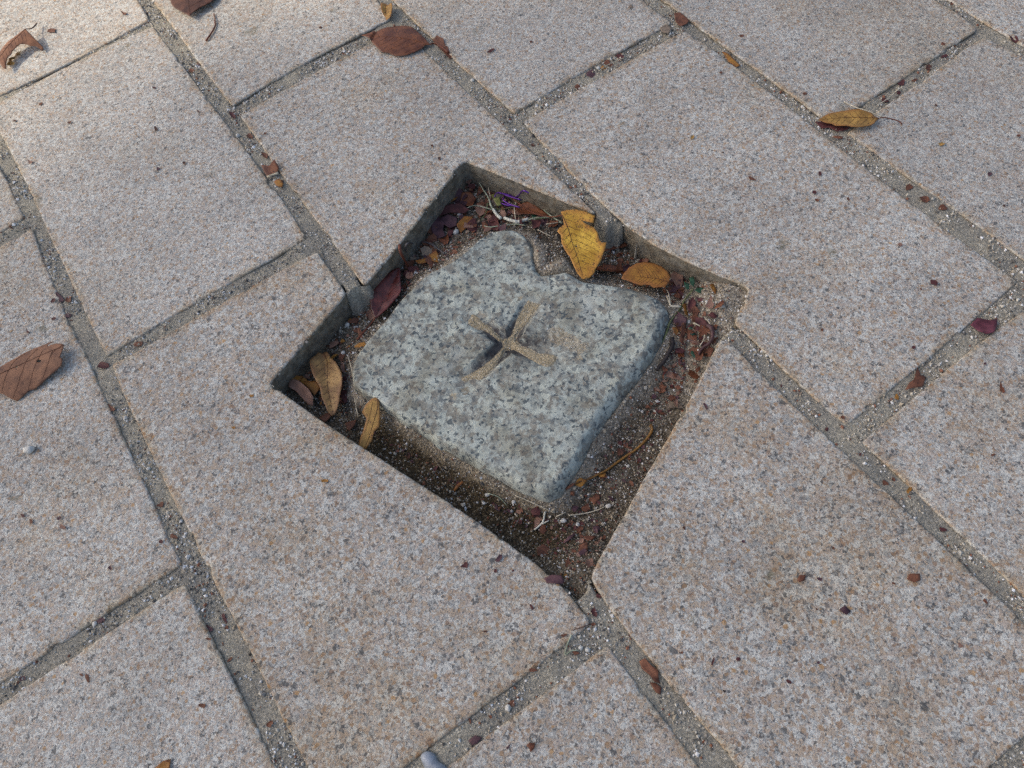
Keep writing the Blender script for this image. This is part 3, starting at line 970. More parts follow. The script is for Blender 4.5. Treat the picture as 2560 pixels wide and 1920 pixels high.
_wp = plain('white_pebble', (.54, .53, .485), .55, .4, .18, 250)
_gp = plain('grey_pebble', (.36, .355, .34), .6, .4, .25, 250)
_bp = plain('bluish_chip', (.27, .30, .34), .4, .5, .22, 120)


def blade_geo(poly_px, z, step=.0022, zf=None, smooth=True, serr=0.0, holes=(), rest=None):
    """leaf blade from an outline, z = base height, zf(t,s,x,y) adds its curl (metres)"""
    raw = [at(x, y, z) for x, y in poly_px]
    p2 = [(v.x, v.y) for v in raw]
    if smooth: p2 = [tuple(v) for v in closed_spline(p2, .0016)]
    if serr:
        q = []
        n = len(p2)
        for i, (x, y) in enumerate(p2):
            tx, ty = p2[(i + 1) % n][0] - p2[i - 1][0], p2[(i + 1) % n][1] - p2[i - 1][1]
            L = math.hypot(tx, ty) or 1
            k = serr * (1 if i % 2 else -.4) * random.uniform(.4, 1)
            q.append((x + ty / L * k, y - tx / L * k))
        p2 = q
    hp = []
    for (hx, hy, hr, hs) in holes:
        ring = []
        for k in range(9):
            a = 2 * math.pi * k / 9
            h = at(hx + hr * math.cos(a), hy + hs * math.sin(a), z); ring.append((h.x, h.y))
        hp.append(ring)
    v, f = cdt_fill(p2, step, hp)
    return v, f


def leaf(name, label, cat, poly, mat, z=None, rib=None, stalk=None, veins=(), zf=None, serr=0.0, holes=(), step=.0024, group=None, ribmat='vein',
         stalkmat=None, stalk_r=(.0006, .0010), smooth=True, rough_amp=.0005, extra=None, stalk_z=None, rib_r=.00045):
    """a fallen leaf: Empty > blade, midrib, stalk"""
    cx = sum(p[0] for p in poly) / len(poly); cy = sum(p[1] for p in poly) / len(poly)
    z0 = drop(cx, cy).z + .0012 if z is None else z
    o = at(cx, cy, z0)
    root = empty(name, o)
    tag(root, label, cat, group)
    v, f = blade_geo(poly, z0, step, None, smooth, serr, holes)
    if rib: a, b = at(*rib[0], z0), at(*rib[-1], z0)
    else:
        far_ = max(((p, q) for p in poly for q in poly), key=lambda t: (t[0][0] - t[1][0]) ** 2 + (t[0][1] - t[1][1]) ** 2)
        a, b = at(*far_[0], z0), at(*far_[1], z0)
    ax = Vector((b.x - a.x, b.y - a.y)); L = ax.length; ax /= L
    nx = Vector((-ax.y, ax.x))
    hw = max(abs((x - a.x) * nx.x + (y - a.y) * nx.y) for x, y in v) or 1

    def height(x, y):
        t = ((x - a.x) * ax.x + (y - a.y) * ax.y) / L
        s = ((x - a.x) * nx.x + (y - a.y) * nx.y) / hw
        h = zf(t, s) if zf else .0006 * s * s
        return z0 + h + rough_amp * mnoise.noise((x * 90, y * 90, z0 * 40)) + rough_amp * .5 * mnoise.noise((x * 240, y * 240, 2.0))
    V = [(x, y, height(x, y)) for x, y in v]
    bl = mesh_obj('blade', V, f, LM[mat], root, loc=o)
    dr = poly_dist(np.array(v), np.array([(q.x, q.y) for q in (at(x, y, z0) for x, y in poly)]))
    attr(bl, 'rim', np.exp(-dr / (hw * .22)))
    sm = bl.modifiers.new('thickness', 'SOLIDIFY'); sm.thickness = .00035; sm.offset = -1
    if rib:
        lines = [(rib, rib_r)] + [(q, rib_r * .62) for q in veins]
        VV, FF = [], []
        if not veins:
            rp = spline([at(x, y, z0) for x, y in rib], .002)
            arr0 = np.array([(q.x, q.y) for q in (at(x, y, z0) for x, y in poly)])
            for kk in range(1, 9):
                for sd in (-1, 1):
                    b0 = rp[int((kk - .25 * (sd > 0)) / 9 * (len(rp) - 1))]
                    path = [Vector((b0.x, b0.y))]
                    for st_ in range(60):
                        dv = ax * (.55 + .02 * st_) + nx * sd * .85
                        nxt = path[-1] + dv.normalized() * .0012
                        if not inside(np.array([[nxt.x, nxt.y]]), arr0)[0]: break
                        path.append(nxt)
                    path = path[:max(2, int(len(path) * .86))]
                    if len(path) < 4: continue
                    pts = [Vector((q.x, q.y, height(q.x, q.y) + .00012)) for q in path[::2]]
                    tv, tf = tube_geo(pts, [rib_r * .5 * (1 - .5 * i / len(pts)) for i in range(len(pts))], 4)
                    FF += [tuple(k + len(VV) for k in q) for q in tf]; VV += tv
        for ln, r0 in lines:
            pts = spline([at(x, y, z0) for x, y in ln], .003)
            pts = [Vector((p.x, p.y, height(p.x, p.y) + r0 * .25)) for p in pts]
            n = len(pts)
            tv, tf = tube_geo(pts, [r0 * (1 - .6 * i / n) for i in range(n)], 5)
            FF += [tuple(k + len(VV) for k in q) for q in tf]; VV += tv
        mesh_obj('midrib', VV, FF, LM[ribmat], root, loc=o)
    if stalk:
        zz = stalk_z or [None] * len(stalk)
        q0 = at(*stalk[0], z0)
        pts = []
        for i, (x, y) in enumerate(stalk):
            if i == 0: pts.append(Vector((q0.x, q0.y, height(q0.x, q0.y))))
            else: pts.append(at(x, y, zz[i]) if zz[i] is not None else drop(x, y, .0012))
        pts = spline(pts, .003)
        n = len(pts)
        tv, tf = tube_geo(pts, [stalk_r[0] + (stalk_r[1] - stalk_r[0]) * i / (n - 1) for i in range(n)], 7)
        mesh_obj('stalk', tv, tf, LM[stalkmat or mat], root, loc=o)
    if extra: extra(root, o, z0)
    return root


def stick(name, label, cat, lines, mat, group=None, lift=.0012, sides=7, zs=None, parent=None, wob=0.0):
    """stem, twig, straw or wire: lines = [(points, r0, r1)]"""
    VV, FF = [], []
    first = None
    for li, (pts, r0, r1) in enumerate(lines):
        if zs is not None and zs[li] is not None:
            zl = zs[li]
            P3 = [at(x, y, zz) for (x, y), zz in zip(pts, zl)]
        else:
            P3 = [drop(x, y, lift + max(r0, r1) * .8) for x, y in pts]
        P3 = spline(P3, .0028)
        if wob: P3 = [p + Vector((mnoise.noise(p * 180), mnoise.noise(p * 180 + Vector((5, 0, 0))), .5 * mnoise.noise(p * 150))) * wob for p in P3]
        n = len(P3)
        tv, tf = tube_geo(P3, [r0 + (r1 - r0) * i / max(1, n - 1) for i in range(n)], sides)
        if first is None: first = P3[0].copy()
        FF += [tuple(k + len(VV) for k in q) for q in tf]; VV += tv
    o = mesh_obj(name, VV, FF, mat if not isinstance(mat, str) else LM[mat], loc=tuple(first))
    tag(o, label, cat, group)
    return o


LG = 'whole fallen leaves'
# red-brown oval leaf at the top
za = Z(900, 0, 9.217)
leaf('fallen_leaf', "large smooth red-brown oval leaf lying across the joint near the top edge", 'leaf',
     za([(40, 812), (230, 770), (400, 700), (600, 620), (800, 585), (1000, 555), (1120, 560), (1200, 600), (1300, 690), (1400, 780), (1500, 870), (1600, 970), (1625, 1000), (1510, 1010), (1440, 1080), (1350, 1140),
         (1200, 1200), (1050, 1250), (900, 1260), (780, 1250), (650, 1200), (500, 1180), (400, 1100), (310, 1010), (240, 920), (140, 850)]),
     'redbrown', .005, rib=za([(1620, 995), (1250, 930), (800, 880), (400, 840), (60, 815)]), stalk=za([(1620, 995), (1690, 1060), (1850, 1130), (2035, 1220)]),
     zf=lambda t, s: .005 * (1 - s * s) * math.sin(min(1, max(0, t)) * 3.14) - .003 + .003 * (t > .85), group=LG, ribmat='redbrown', stalk_r=(.0010, .0021), stalkmat='twig', serr=.0003)
leaf('fallen_leaf', "small folded yellow-brown leaf above the oval red-brown leaf", 'leaf',
     za([(500, 120), (600, 95), (640, 130), (740, 130), (762, 170), (755, 300), (715, 440), (610, 470), (590, 420), (530, 330), (495, 230)]), 'ochre', .003,
     rib=za([(605, 85), (590, 250), (590, 450)]), zf=lambda t, s: .006 * abs(s), group=LG)
# big brown leaf at the left
zb = Z(0, 820, 9.217)
leaf('fallen_leaf', "large brown ribbed leaf with holes, cut by the left edge", 'leaf',
     zb([(-420, 1190), (-200, 1010), (0, 890), (150, 790), (350, 680), (550, 550), (800, 460), (1000, 400), (1150, 350), (1335, 318), (1180, 372), (1128, 415), (1145, 445), (1200, 412), (1350, 385), (1480, 400), (1537, 440),
         (1500, 520), (1450, 620), (1420, 690), (1472, 750), (1440, 860), (1300, 980), (1150, 1060), (1000, 1180), (850, 1290), (700, 1380), (590, 1410), (480, 1500), (300, 1630), (180, 1590), (30, 1500), (-300, 1430)]),
     'brown', .008, rib=zb([(-300, 1200), (200, 960), (800, 700), (1480, 470)]),
     veins=[zb(q) for q in ([(880, 480), (640, 700), (510, 990), (390, 1270), (230, 1580)], [(1000, 540), (870, 760), (780, 940), (640, 1280), (590, 1390)], [(1260, 540), (1120, 830), (1000, 1080), (920, 1200)],
                            [(560, 580), (330, 760), (180, 1000), (60, 1300), (10, 1470)], [(1500, 420), (1280, 570), (1200, 680)])],
     zf=lambda t, s: .007 * (1 - s * s) - .007 + .010 * max(0, t - .55), holes=[(910 / 9.217, 820 + 770 / 9.217, 6.5, 3.6), (380 / 9.217, 820 + 895 / 9.217, 2.9, 3.4)], group=LG, smooth=False, rib_r=.0005)
# yellow leaf at the upper right
zd = Z(2000, 220, 6.9125)
leaf('fallen_leaf', "slender yellow-ochre leaf with a curved stalk at the upper right", 'leaf',
     zd([(338, 515), (380, 480), (500, 420), (650, 395), (800, 385), (950, 368), (1100, 390), (1220, 430), (1290, 490), (1362, 522), (1320, 570), (1260, 630), (1160, 670), (1020, 690), (900, 675), (830, 650), (700, 640), (610, 625), (560, 590), (450, 570), (400, 540)]),
     'ochre', .007, rib=zd([(1362, 522), (1100, 502), (850, 490), (600, 497), (345, 515)]), stalk=zd([(1362, 522), (1450, 508), (1600, 540), (1700, 570), (1762, 622)]), stalk_z=[.007, .006, .004, .003, .002],
     zf=lambda t, s: -.004 * t + .003 * s * s, group=LG, stalkmat='twig', stalk_r=(.0006, .0008), serr=.0003)
# curled leaf on the sunlit slab
ze = Z(0, 30, 9.217)


def curl_edge(root, o, z0):
    pts = [at(x, y, .006) for x, y in ze([(440, 850), (480, 890), (420, 960), (300, 1050), (250, 1080), (325, 1165), (230, 1200), (150, 1225), (150, 1150), (200, 1070), (290, 1000), (340, 940)])]
    p2 = [tuple(v) for v in closed_spline([(p.x, p.y) for p in pts], .002)]
    v, f = cdt_fill(p2, .002)
    e = mesh_obj('curled_edge', [(x, y, .004 + .003 * mnoise.noise((x * 120, y * 120, 1))) for x, y in v], f, LM['ochre'], root, loc=o)
    e['label'] = "ragged yellowish edge curled under"


leaf('fallen_leaf', "curled dry brown leaf with raised stalk, on the sunlit top left slab", 'leaf',
     ze([(640, 470), (680, 495), (720, 540), (830, 640), (940, 740), (962, 790), (920, 830), (820, 770), (720, 790), (640, 778), (520, 790), (440, 850), (330, 950), (290, 1010), (200, 1080), (160, 1180), (130, 1300), (60, 1290), (0, 1190), (-90, 1150), (-70, 1050), (0, 1000),
         (100, 880), (220, 760), (400, 640), (540, 540)]),
     'brown', .010, rib=ze([(640, 480), (480, 640), (250, 860), (0, 1110)]), stalk=ze([(640, 480), (740, 370), (850, 260)]), stalk_z=[.012, .010, .006],
     zf=lambda t, s: .007 - .013 * abs(s) ** 1.5 - .006 * max(0, t - .5), group=LG, extra=curl_edge, ribmat='darkbrown', stalkmat='darkbrown', stalk_r=(.0008, .0011), smooth=False)
z1 = Z(0, 0, 2.572)
leaf('fallen_leaf', "brown leaf cut off by the top edge, left of centre", 'leaf',
     z1([(1098, 0), (1118, 50), (1160, 80), (1210, 108), (1230, 117), (1250, 90), (1310, 50), (1372, 8), (1400, -60), (1330, -160), (1200, -170), (1110, -90)]), 'darkbrown', .006,
     rib=z1([(1230, 115), (1220, 40), (1215, -60), (1220, -150)]), veins=[z1(q) for q in ([(1220, 40), (1160, 0), (1130, -60)], [(1222, 60), (1290, 20), (1350, -40)])], zf=lambda t, s: .004 * (1 - s * s), group=LG)
# yellow torn leaf at the pit's upper right wall
zf_ = Z(1400, 500, 3.95)
leaf('fallen_leaf', "torn bright yellow leaf with black specks, leaning over the pit's upper right wall", 'leaf',
     zf_([(10, 140), (60, 122), (150, 118), (230, 130), (347, 180), (332, 245), (300, 236), (250, 226), (207, 214), (255, 246), (330, 280), (375, 330), (385, 390), (410, 420), (457, 420), (450, 470), (430, 510), (420, 540), (402, 580), (382, 610), (352, 650), (340, 690), (290, 730),
          (222, 745), (170, 690), (130, 620), (100, 550), (50, 490), (15, 420), (10, 370), (5, 345), (-30, 318), (-10, 290), (42, 250), (28, 190)]),
     'yellow', -.003, rib=zf_([(22, 170), (80, 290), (115, 400), (175, 560), (225, 720)]), stalk=zf_([(22, 170), (-100, 165), (-290, 115), (-520, -55)]), stalk_z=[-.003, -.02, -.035, -.036],
     zf=lambda t, s: .004 - .012 * t + .004 * s * s, serr=.0004, smooth=False, group=LG, stalkmat='twig', stalk_r=(.0008, .0010), holes=[(1441, 613, 2.4, 2.4), (1443, 569, 1.6, 1.6)])
leaf('fallen_leaf', "rounded orange-brown leaf between the marker stone and the pit's upper right wall", 'leaf',
     zf_([(605, 792), (620, 750), (680, 680), (740, 640), (830, 613), (920, 620), (1000, 660), (1060, 710), (1087, 770), (1076, 830), (1030, 880), (980, 878), (920, 882), (880, 855), (840, 850), (790, 860), (740, 840), (680, 820)]),
     'orange', -.016, rib=zf_([(1087, 832), (960, 797), (870, 785), (750, 772)]), zf=lambda t, s: .004 * (1 - s * s), serr=.0004, group=LG, smooth=False)
# dark red leaf
zg = Z(640, 680, 3.95)
leaf('fallen_leaf', "wet dark-red leaf beside the marker stone's upper left edge", 'leaf',
     zg([(1422, -25), (1432, 100), (1442, 180), (1430, 230), (1370, 300), (1300, 370), (1250, 410), (1180, 452), (1140, 390), (1130, 300), (1130, 200), (1160, 150), (1240, 80), (1320, 30)]), 'darkred', -.028,
     rib=zg([(1180, 450), (1240, 330), (1330, 170), (1415, 0)]), veins=[zg(q) for q in ([(1210, 390), (1200, 250), (1190, 170)], [(1240, 330), (1260, 200), (1270, 90)], [(1250, 310), (1330, 270), (1420, 210)], [(1290, 250), (1370, 180), (1430, 110)])],
     stalk=zg([(1180, 450), (1120, 530), (1060, 600), (1000, 668)]), zf=lambda t, s: .004 * abs(s) + .004 * t, serr=.0004, group=LG, ribmat='darkred', stalkmat='twig', stalk_r=(.0008, .0017))
leaf('fallen_leaf', "tan-brown folded leaf standing in the pit's left corner", 'leaf',
     zg([(618, 792), (655, 800), (680, 785), (715, 800), (740, 850), (800, 910), (850, 1000), (872, 1080), (862, 1170), (842, 1240), (836, 1300), (800, 1390), (760, 1427), (720, 1390), (690, 1320), (660, 1250), (640, 1150), (600, 1080), (565, 1000), (545, 890), (590, 830)]),
     'tanbrown', -.026, rib=zg([(660, 792), (700, 870), (710, 960), (705, 1080), (720, 1200), (765, 1400)]), zf=lambda t, s: -.002 + .008 * abs(s) + .004 * t, serr=.0003, group=LG)
zh = Z(860, 980, 3.95)
leaf('fallen_leaf', "narrow orange-yellow leaf propped between the marker stone and the buff slab's edge", 'leaf',
     zh([(350, 78), (368, 120), (366, 250), (350, 350), (297, 390), (270, 470), (190, 560), (120, 540), (160, 430), (200, 350), (230, 270), (190, 215), (230, 150), (290, 100)]), 'ochre', -.018,
     rib=zh([(350, 85), (345, 180), (290, 320), (245, 430), (185, 545)]), veins=[zh([(300, 130), (255, 270), (200, 400)])], zf=lambda t, s: .010 - .016 * t, group=LG, smooth=False)

# broken leaves in the pit's left corner
SC = 'leaf scraps in the pit'
leaf('leaf_scrap', "orange-brown broken leaf tip tucked in the pit's left corner", 'leaf scrap', zg([(240, 1060), (320, 1020), (470, 1030), (430, 1085), (350, 1100), (260, 1142)]), 'orange', -.034, group=SC, zf=lambda t, s: .006 * t, smooth=False)
leaf('leaf_scrap', "pinkish-brown pointed leaf left of the tan-brown folded leaf", 'leaf scrap', zg([(320, 1080), (390, 1068), (450, 1100), (530, 1170), (572, 1240), (565, 1322), (520, 1310), (450, 1240), (400, 1180), (330, 1140)]), 'tanpink', -.030, group=SC, zf=lambda t, s: .005 * abs(s), smooth=False)
leaf('leaf_scrap', "orange-brown scrap half under the tan-brown folded leaf", 'leaf scrap', zg([(450, 1080), (590, 1075), (640, 1130), (580, 1225), (520, 1150)]), 'orange', -.036, group=SC, smooth=False)
leaf('leaf_scrap', "rust-brown scrap below the tan-brown folded leaf, against the slab edge", 'leaf scrap', zg([(620, 1440), (700, 1390), (750, 1400), (720, 1450), (680, 1490)]), 'rust', -.036, group=SC, smooth=False)
leaf('leaf_scrap', "reddish-brown triangular scrap left of the narrow orange-yellow leaf", 'leaf scrap', zg([(880, 1490), (940, 1470), (990, 1460), (970, 1520), (915, 1575), (890, 1530)]), 'rust', -.036, group=SC, smooth=False)
# litter in the pit's top corner, scrap by scrap
zi = Z(1000, 380, 3.95)
T = 'leaf scrap'
for lab, poly, mt in (
    ("pinkish-tan lobed leaf scrap in the pit's top corner", [(650, 148), (700, 170), (737, 220), (700, 262), (722, 300), (690, 337), (650, 320), (600, 345), (598, 290), (632, 230)], 'tanpink'),
    ("orange leaf scrap below the pinkish-tan one in the pit's top corner", [(488, 455), (540, 400), (612, 372), (600, 430), (550, 490), (500, 512)], 'orange'),
    ("large plum-coloured scrap against the pit's upper left wall", [(320, 700), (380, 640), (440, 720), (430, 790), (457, 860), (350, 872), (310, 780)], 'plum'),
    ("plum scrap right of the large plum-coloured one", [(400, 660), (480, 640), (570, 680), (560, 740), (500, 780), (440, 740)], 'plum'),
    ("lobed orange-tan scrap above the stone's knob, on its left", [(565, 745), (640, 660), (722, 650), (712, 720), (660, 762), (600, 812)], 'orange'),
    ("dark rust scrap along the pit's upper left wall", [(245, 680), (350, 648), (400, 655), (330, 745), (290, 730)], 'rust'),
    ("bow-shaped orange-brown scrap left of the stone's knob", [(150, 1085), (280, 1060), (300, 1030), (370, 1008), (407, 1070), (380, 1112), (300, 1082), (250, 1112), (190, 1122)], 'orange'),
    ("long maroon scrap under the pale grass in the pit's top corner", [(1130, 560), (1260, 520), (1320, 540), (1400, 590), (1480, 640), (1300, 630), (1180, 640)], 'redbrown'),
    ("maroon scrap left of the white grass stub", [(860, 690), (940, 640), (1015, 665), (1000, 700), (900, 715)], 'maroon'),
    ("rust scrap on the stone side of the white grass stub", [(1300, 700), (1400, 690), (1380, 760), (1310, 770)], 'maroon'),
    ("maroon scrap in the middle of the pit's top corner", [(480, 550), (600, 530), (690, 580), (640, 620), (500, 610), (380, 650), (400, 590)], 'maroon'),
    ("reddish scrap under the thin grass in the pit's top corner", [(620, 430), (700, 420), (755, 470), (720, 560), (650, 550), (590, 520)], 'redbrown'),
    ("tan-pink scrap right of the reddish one in the pit's top corner", [(770, 540), (850, 550), (850, 620), (790, 650), (750, 600)], 'tanpink'),
    ("plum scrap under the broken mortar end in the pit", [(2100, 740), (2170, 700), (2190, 800), (2180, 870), (2100, 880), (2070, 810)], 'plum'),
    ("orange-rust scrap right of the torn yellow leaf", [(2010, 940), (2080, 930), (2130, 950), (2230, 900), (2240, 960), (2080, 980), (2010, 1000)], 'rust'),
    ("long brown scrap between the torn yellow leaf and the rounded orange-brown leaf", [(1930, 1150), (2050, 1130), (2160, 1150), (2240, 1180), (2100, 1210), (1950, 1195)], 'redbrown'),
):
    leaf('leaf_scrap', lab, T, zi(poly), mt, None, group=SC, zf=lambda t, s: .003 + .004 * s * s, smooth=False)
zj = Z(1400, 500, 3.95)
for lab, poly, mt in (
    ("pinkish-brown scrap between the rounded orange-brown leaf and the green sprig", [(1085, 765), (1150, 700), (1212, 720), (1212, 800), (1190, 925), (1150, 870), (1100, 812)], 'tanpink'),
    ("bright red-brown scrap alone on the sand in the pit's right corner", [(1518, 1085), (1560, 1035), (1600, 1000), (1622, 1030), (1580, 1082)], 'redbrown'),
    ("orange scrap right of the green sprig", [(1468, 865), (1510, 838), (1542, 900), (1532, 947), (1500, 905)], 'orange'),
    ("orange scrap below the pinkish-brown one near the green sprig", [(1110, 960), (1160, 935), (1205, 965), (1160, 1000)], 'rust'),
    ("curled maroon leaf under the green stem, right of the stone", [(1270, 1010), (1310, 970), (1335, 1040), (1320, 1110), (1275, 1130), (1250, 1080)], 'maroon'),
    ("orange strip left of the curled maroon leaf", [(1205, 1060), (1245, 1030), (1250, 1100), (1270, 1160), (1230, 1150)], 'orange'),
    ("plum leaf against the stone's right end", [(1110, 1170), (1170, 1140), (1250, 1200), (1230, 1260), (1150, 1270), (1120, 1220)], 'plum'),
    ("rust strip standing below the plum leaf at the stone's right end", [(1200, 1240), (1240, 1230), (1245, 1300), (1225, 1360), (1215, 1430), (1175, 1420), (1190, 1330)], 'rust'),
    ("orange-brown scrap wedged between the stone's right end and the rust strip", [(1100, 1290), (1150, 1260), (1170, 1310), (1150, 1350)], 'orange'),
    ("maroon scrap left of the curved dark pod", [(1450, 1150), (1500, 1125), (1555, 1160), (1520, 1200)], 'maroon'),
    ("wide maroon scrap inside the curve of the dark pod", [(1330, 1170), (1400, 1180), (1450, 1240), (1400, 1330), (1340, 1300)], 'maroon'),
    ("tan-pink scrap below the small green scrap right of the stone", [(1285, 1420), (1340, 1410), (1380, 1440), (1330, 1460)], 'tanpink'),
    ("maroon scrap right of the black twig", [(1130, 1480), (1190, 1470), (1240, 1500), (1200, 1540), (1140, 1530)], 'maroon'),
):
    leaf('leaf_scrap', lab, T, zj(poly), mt, None, group=SC, zf=lambda t, s: .003 + .004 * s * s, smooth=False)
zk = Z(1380, 1140, 5.53)
for lab, poly, mt in (
    ("hook-shaped rust scrap in the lower part of the pit", [(500, 590), (560, 570), (600, 520), (670, 540), (660, 600), (610, 640), (580, 690), (550, 640)], 'rust'),
    ("square rust scrap by the stone's bottom corner", [(400, 720), (500, 660), (535, 740), (480, 780), (420, 760)], 'rust'),
    ("flat orange-rust scrap near the lower right slab, with a white grain at its tip", [(435, 1110), (520, 1100), (615, 1110), (560, 1160), (490, 1180), (450, 1150)], 'rust'),
    ("jagged orange-rust scrap in the pit's bottom corner", [(360, 1310), (400, 1230), (460, 1190), (495, 1240), (490, 1320), (430, 1340), (380, 1355)], 'rust'),
    ("long plum scrap in the pit's bottom corner", [(150, 1200), (220, 1120), (310, 1060), (325, 1080), (250, 1160), (180, 1205)], 'plum'),
    ("plum-pink scrap left of the lower right slab", [(555, 990), (610, 960), (665, 985), (650, 1040), (590, 1060)], 'plum'),
):
    leaf('leaf_scrap', lab, T, zk(poly), mt, None, group=SC, zf=lambda t, s: .001 + .002 * s * s, smooth=False)
zl = Z(850, 1280, 2.572)
leaf('leaf_scrap', "round orange-rust scrap with a dark centre in the pit's bottom corner", T, zl([(1265, 230), (1310, 205), (1370, 250), (1360, 300), (1320, 285), (1270, 280)]), 'rust', None, group=SC, smooth=False)
leaf('leaf_scrap', "orange sliver lying in the darkened trough below the stone", T, zh([(1085, 960), (1110, 920), (1160, 880), (1205, 855), (1180, 900), (1130, 940), (1090, 985)]), 'orange', None, group=SC, smooth=False)

# scraps in joints and on slabs
SJ = 'leaf scraps on the paving'
z6 = Z(1700, 640, 2.572); z3 = Z(1700, 0, 2.572); z2 = Z(850, 0, 2.572); z7 = Z(0, 1280, 2.572)
leaf('leaf_scrap', "magenta-red leaf scrap in the joint at the right edge", T, z6([(1868, 442), (1910, 398), (1950, 405), (1990, 412), (2042, 403), (2035, 450), (2010, 500), (1960, 512), (1910, 482)]), 'magenta', .001, group=SJ, zf=lambda t, s: .004 * s * s, smooth=False)
leaf('leaf_scrap', "orange-brown elongated leaf scrap in the joint at the bottom, right of centre", T, zl([(1922, 960), (1960, 943), (2000, 990), (2042, 1020), (2050, 1080), (2062, 1105), (2020, 1092), (1990, 1050), (1940, 1010)]), 'rust', None, group=SJ, zf=lambda t, s: .002 + .003 * s * s, smooth=False)
leaf('leaf_scrap', "dull brown scrap at the lower end of the elongated scrap in the joint", T, zl([(1990, 1095), (2030, 1100), (2068, 1130), (2060, 1175), (2030, 1160)]), 'rust', None, group=SJ, smooth=False)
leaf('leaf_scrap', "orange leaf tip cut by the bottom edge, on the bottom left slab", T, z7([(985, 1660), (1050, 1600), (1097, 1588), (1092, 1660), (1060, 1740), (990, 1730)]), 'orange', None, group=SJ, zf=lambda t, s: .003 * s * s, smooth=False)
sc19 = leaf('leaf_scrap', "folded brown scrap with a cream underside, in the joint left of the pit", T, z1([(1688, 1075), (1740, 1082), (1775, 1045), (1802, 1090), (1790, 1118), (1750, 1128), (1720, 1140), (1705, 1120)]), 'redbrown', None, group=SJ, zf=lambda t, s: .005 + .003 * s, smooth=False)
leaf('leaf_scrap', "small orange-brown scrap just below the folded cream-edged one", T, z1([(1763, 1172), (1800, 1153), (1827, 1185), (1815, 1212), (1780, 1200)]), 'orange', None, group=SJ, zf=lambda t, s: .002, smooth=False)
leaf('leaf_scrap', "cream underside scrap stuck to the folded brown one", T, z1([(1718, 1142), (1750, 1128), (1792, 1112), (1796, 1128), (1750, 1140), (1724, 1152)]), 'paper', None, group=SJ, zf=lambda t, s: .003, smooth=False)
leaf('leaf_scrap', "orange-brown strip in the joint at the top right", T, z3([(268, 335), (310, 350), (350, 390), (387, 430), (360, 437), (310, 402)]), 'orange', None, group=SJ, zf=lambda t, s: .002, smooth=False)
leaf('leaf_scrap', "reddish-brown scrap at the joint crossing near the top, right of centre", T, z3([(-40, 95), (0, 88), (60, 140), (40, 165), (0, 180), (-30, 150)]), 'rust', None, group=SJ, zf=lambda t, s: .003, smooth=False)
leaf('leaf_scrap', "pale tan scrap below left of the reddish one at the top joint crossing", T, z2([(2055, 187), (2100, 168), (2135, 190), (2110, 227), (2068, 217)]), 'greytan', None, group=SJ, zf=lambda t, s: .003, smooth=False)
leaf('leaf_scrap', "maroon scrap under the slender yellow leaf at the upper right", T, zd([(250, 600), (400, 600), (560, 630), (870, 690), (800, 740), (640, 775), (500, 700), (370, 720)]), 'maroon', None, group=SJ, zf=lambda t, s: .002, smooth=False)
leaf('leaf_scrap', "brown curl in the joint just below the slender yellow leaf", T, zd([(540, 860), (640, 840), (740, 860), (730, 890), (640, 890)]), 'rust', None, group=SJ, zf=lambda t, s: .002, smooth=False)
leaf('leaf_scrap', "plum scrap at the pit's bottom tip, on the buff slab's edge", T, zl([(1312, 425), (1360, 405), (1420, 410), (1445, 440), (1430, 465), (1330, 458)]), 'plum', .001, group=SJ, zf=lambda t, s: .002 * s * s, smooth=False)
leaf('leaf_scrap', "plum scrap in the joint at the bottom, beside the pale bluish chip", T, zl([(825, 1470), (870, 1435), (915, 1450), (880, 1490), (850, 1500)]), 'plum', None, group=SJ, smooth=False)
leaf('leaf_scrap', "star-shaped dark rust scrap on the bottom centre slab", T, zl([(1197, 1500), (1215, 1485), (1255, 1485), (1250, 1520), (1225, 1545), (1215, 1520)]), 'redbrown', None, group=SJ, smooth=False)
leaf('leaf_scrap', "curled orange-brown scraps heaped in the joint right of the pit", T, z6([(1440, 870), (1470, 820), (1500, 800), (1520, 720), (1545, 770), (1580, 780), (1560, 840), (1510, 850), (1470, 860)]), 'rust', None, group=SJ, zf=lambda t, s: .003 + .002 * s, smooth=False)
leaf('leaf_scrap', "brown hexagonal scrap on the large buff slab, lower right", T, Z(1700, 1280, 2.572)([(1458, 430), (1475, 397), (1540, 395), (1547, 440), (1505, 452)]), 'rust', None, group=SJ, smooth=False)
leaf('leaf_scrap', "dark plum scrap at the middle of the large buff slab, lower right", T, Z(1700, 1280, 2.572)([(1022, 628), (1060, 600), (1100, 640), (1070, 663)]), 'plum', None, group=SJ, smooth=False)
leaf('leaf_scrap', "brown scrap with a white grain above it on the large buff slab", T, Z(1700, 1280, 2.572)([(752, 435), (770, 405), (810, 405), (800, 440), (765, 452)]), 'rust', None, group=SJ, smooth=False)

# crumbs: (x, y, length, width, turn, colour, where)
WHERE = {'b': "on the large bare slab at the left", 'e': "on the buff slab below left of the pit", 'g': "on the slab at the left edge", 'h': "on the bottom left slab", 'i': "on the bottom centre slab",
         'j': "on the large buff slab at the lower right", 'k': "on the pale slab right of the pit", 'l': "on the slab at the right edge", 'm': "on the grey slab at the top edge", 'n': "on the grey slab at the top right",
         'o': "on the cool grey slab at the right edge", 'd': "on the slab above the pit", 'c': "on the slab at the top edge left of centre", 'a': "on the sunlit slab in the top left corner", 'J': "in a joint between the slabs", 'p': "on the top right corner slab"}
crumbs = []


def addc(conv, rows_):
    for x, y, l, w_, a, c, s in rows_:
        (px, py), = conv([(x, y)]); crumbs.append((px, py, l, w_, a, c, s))


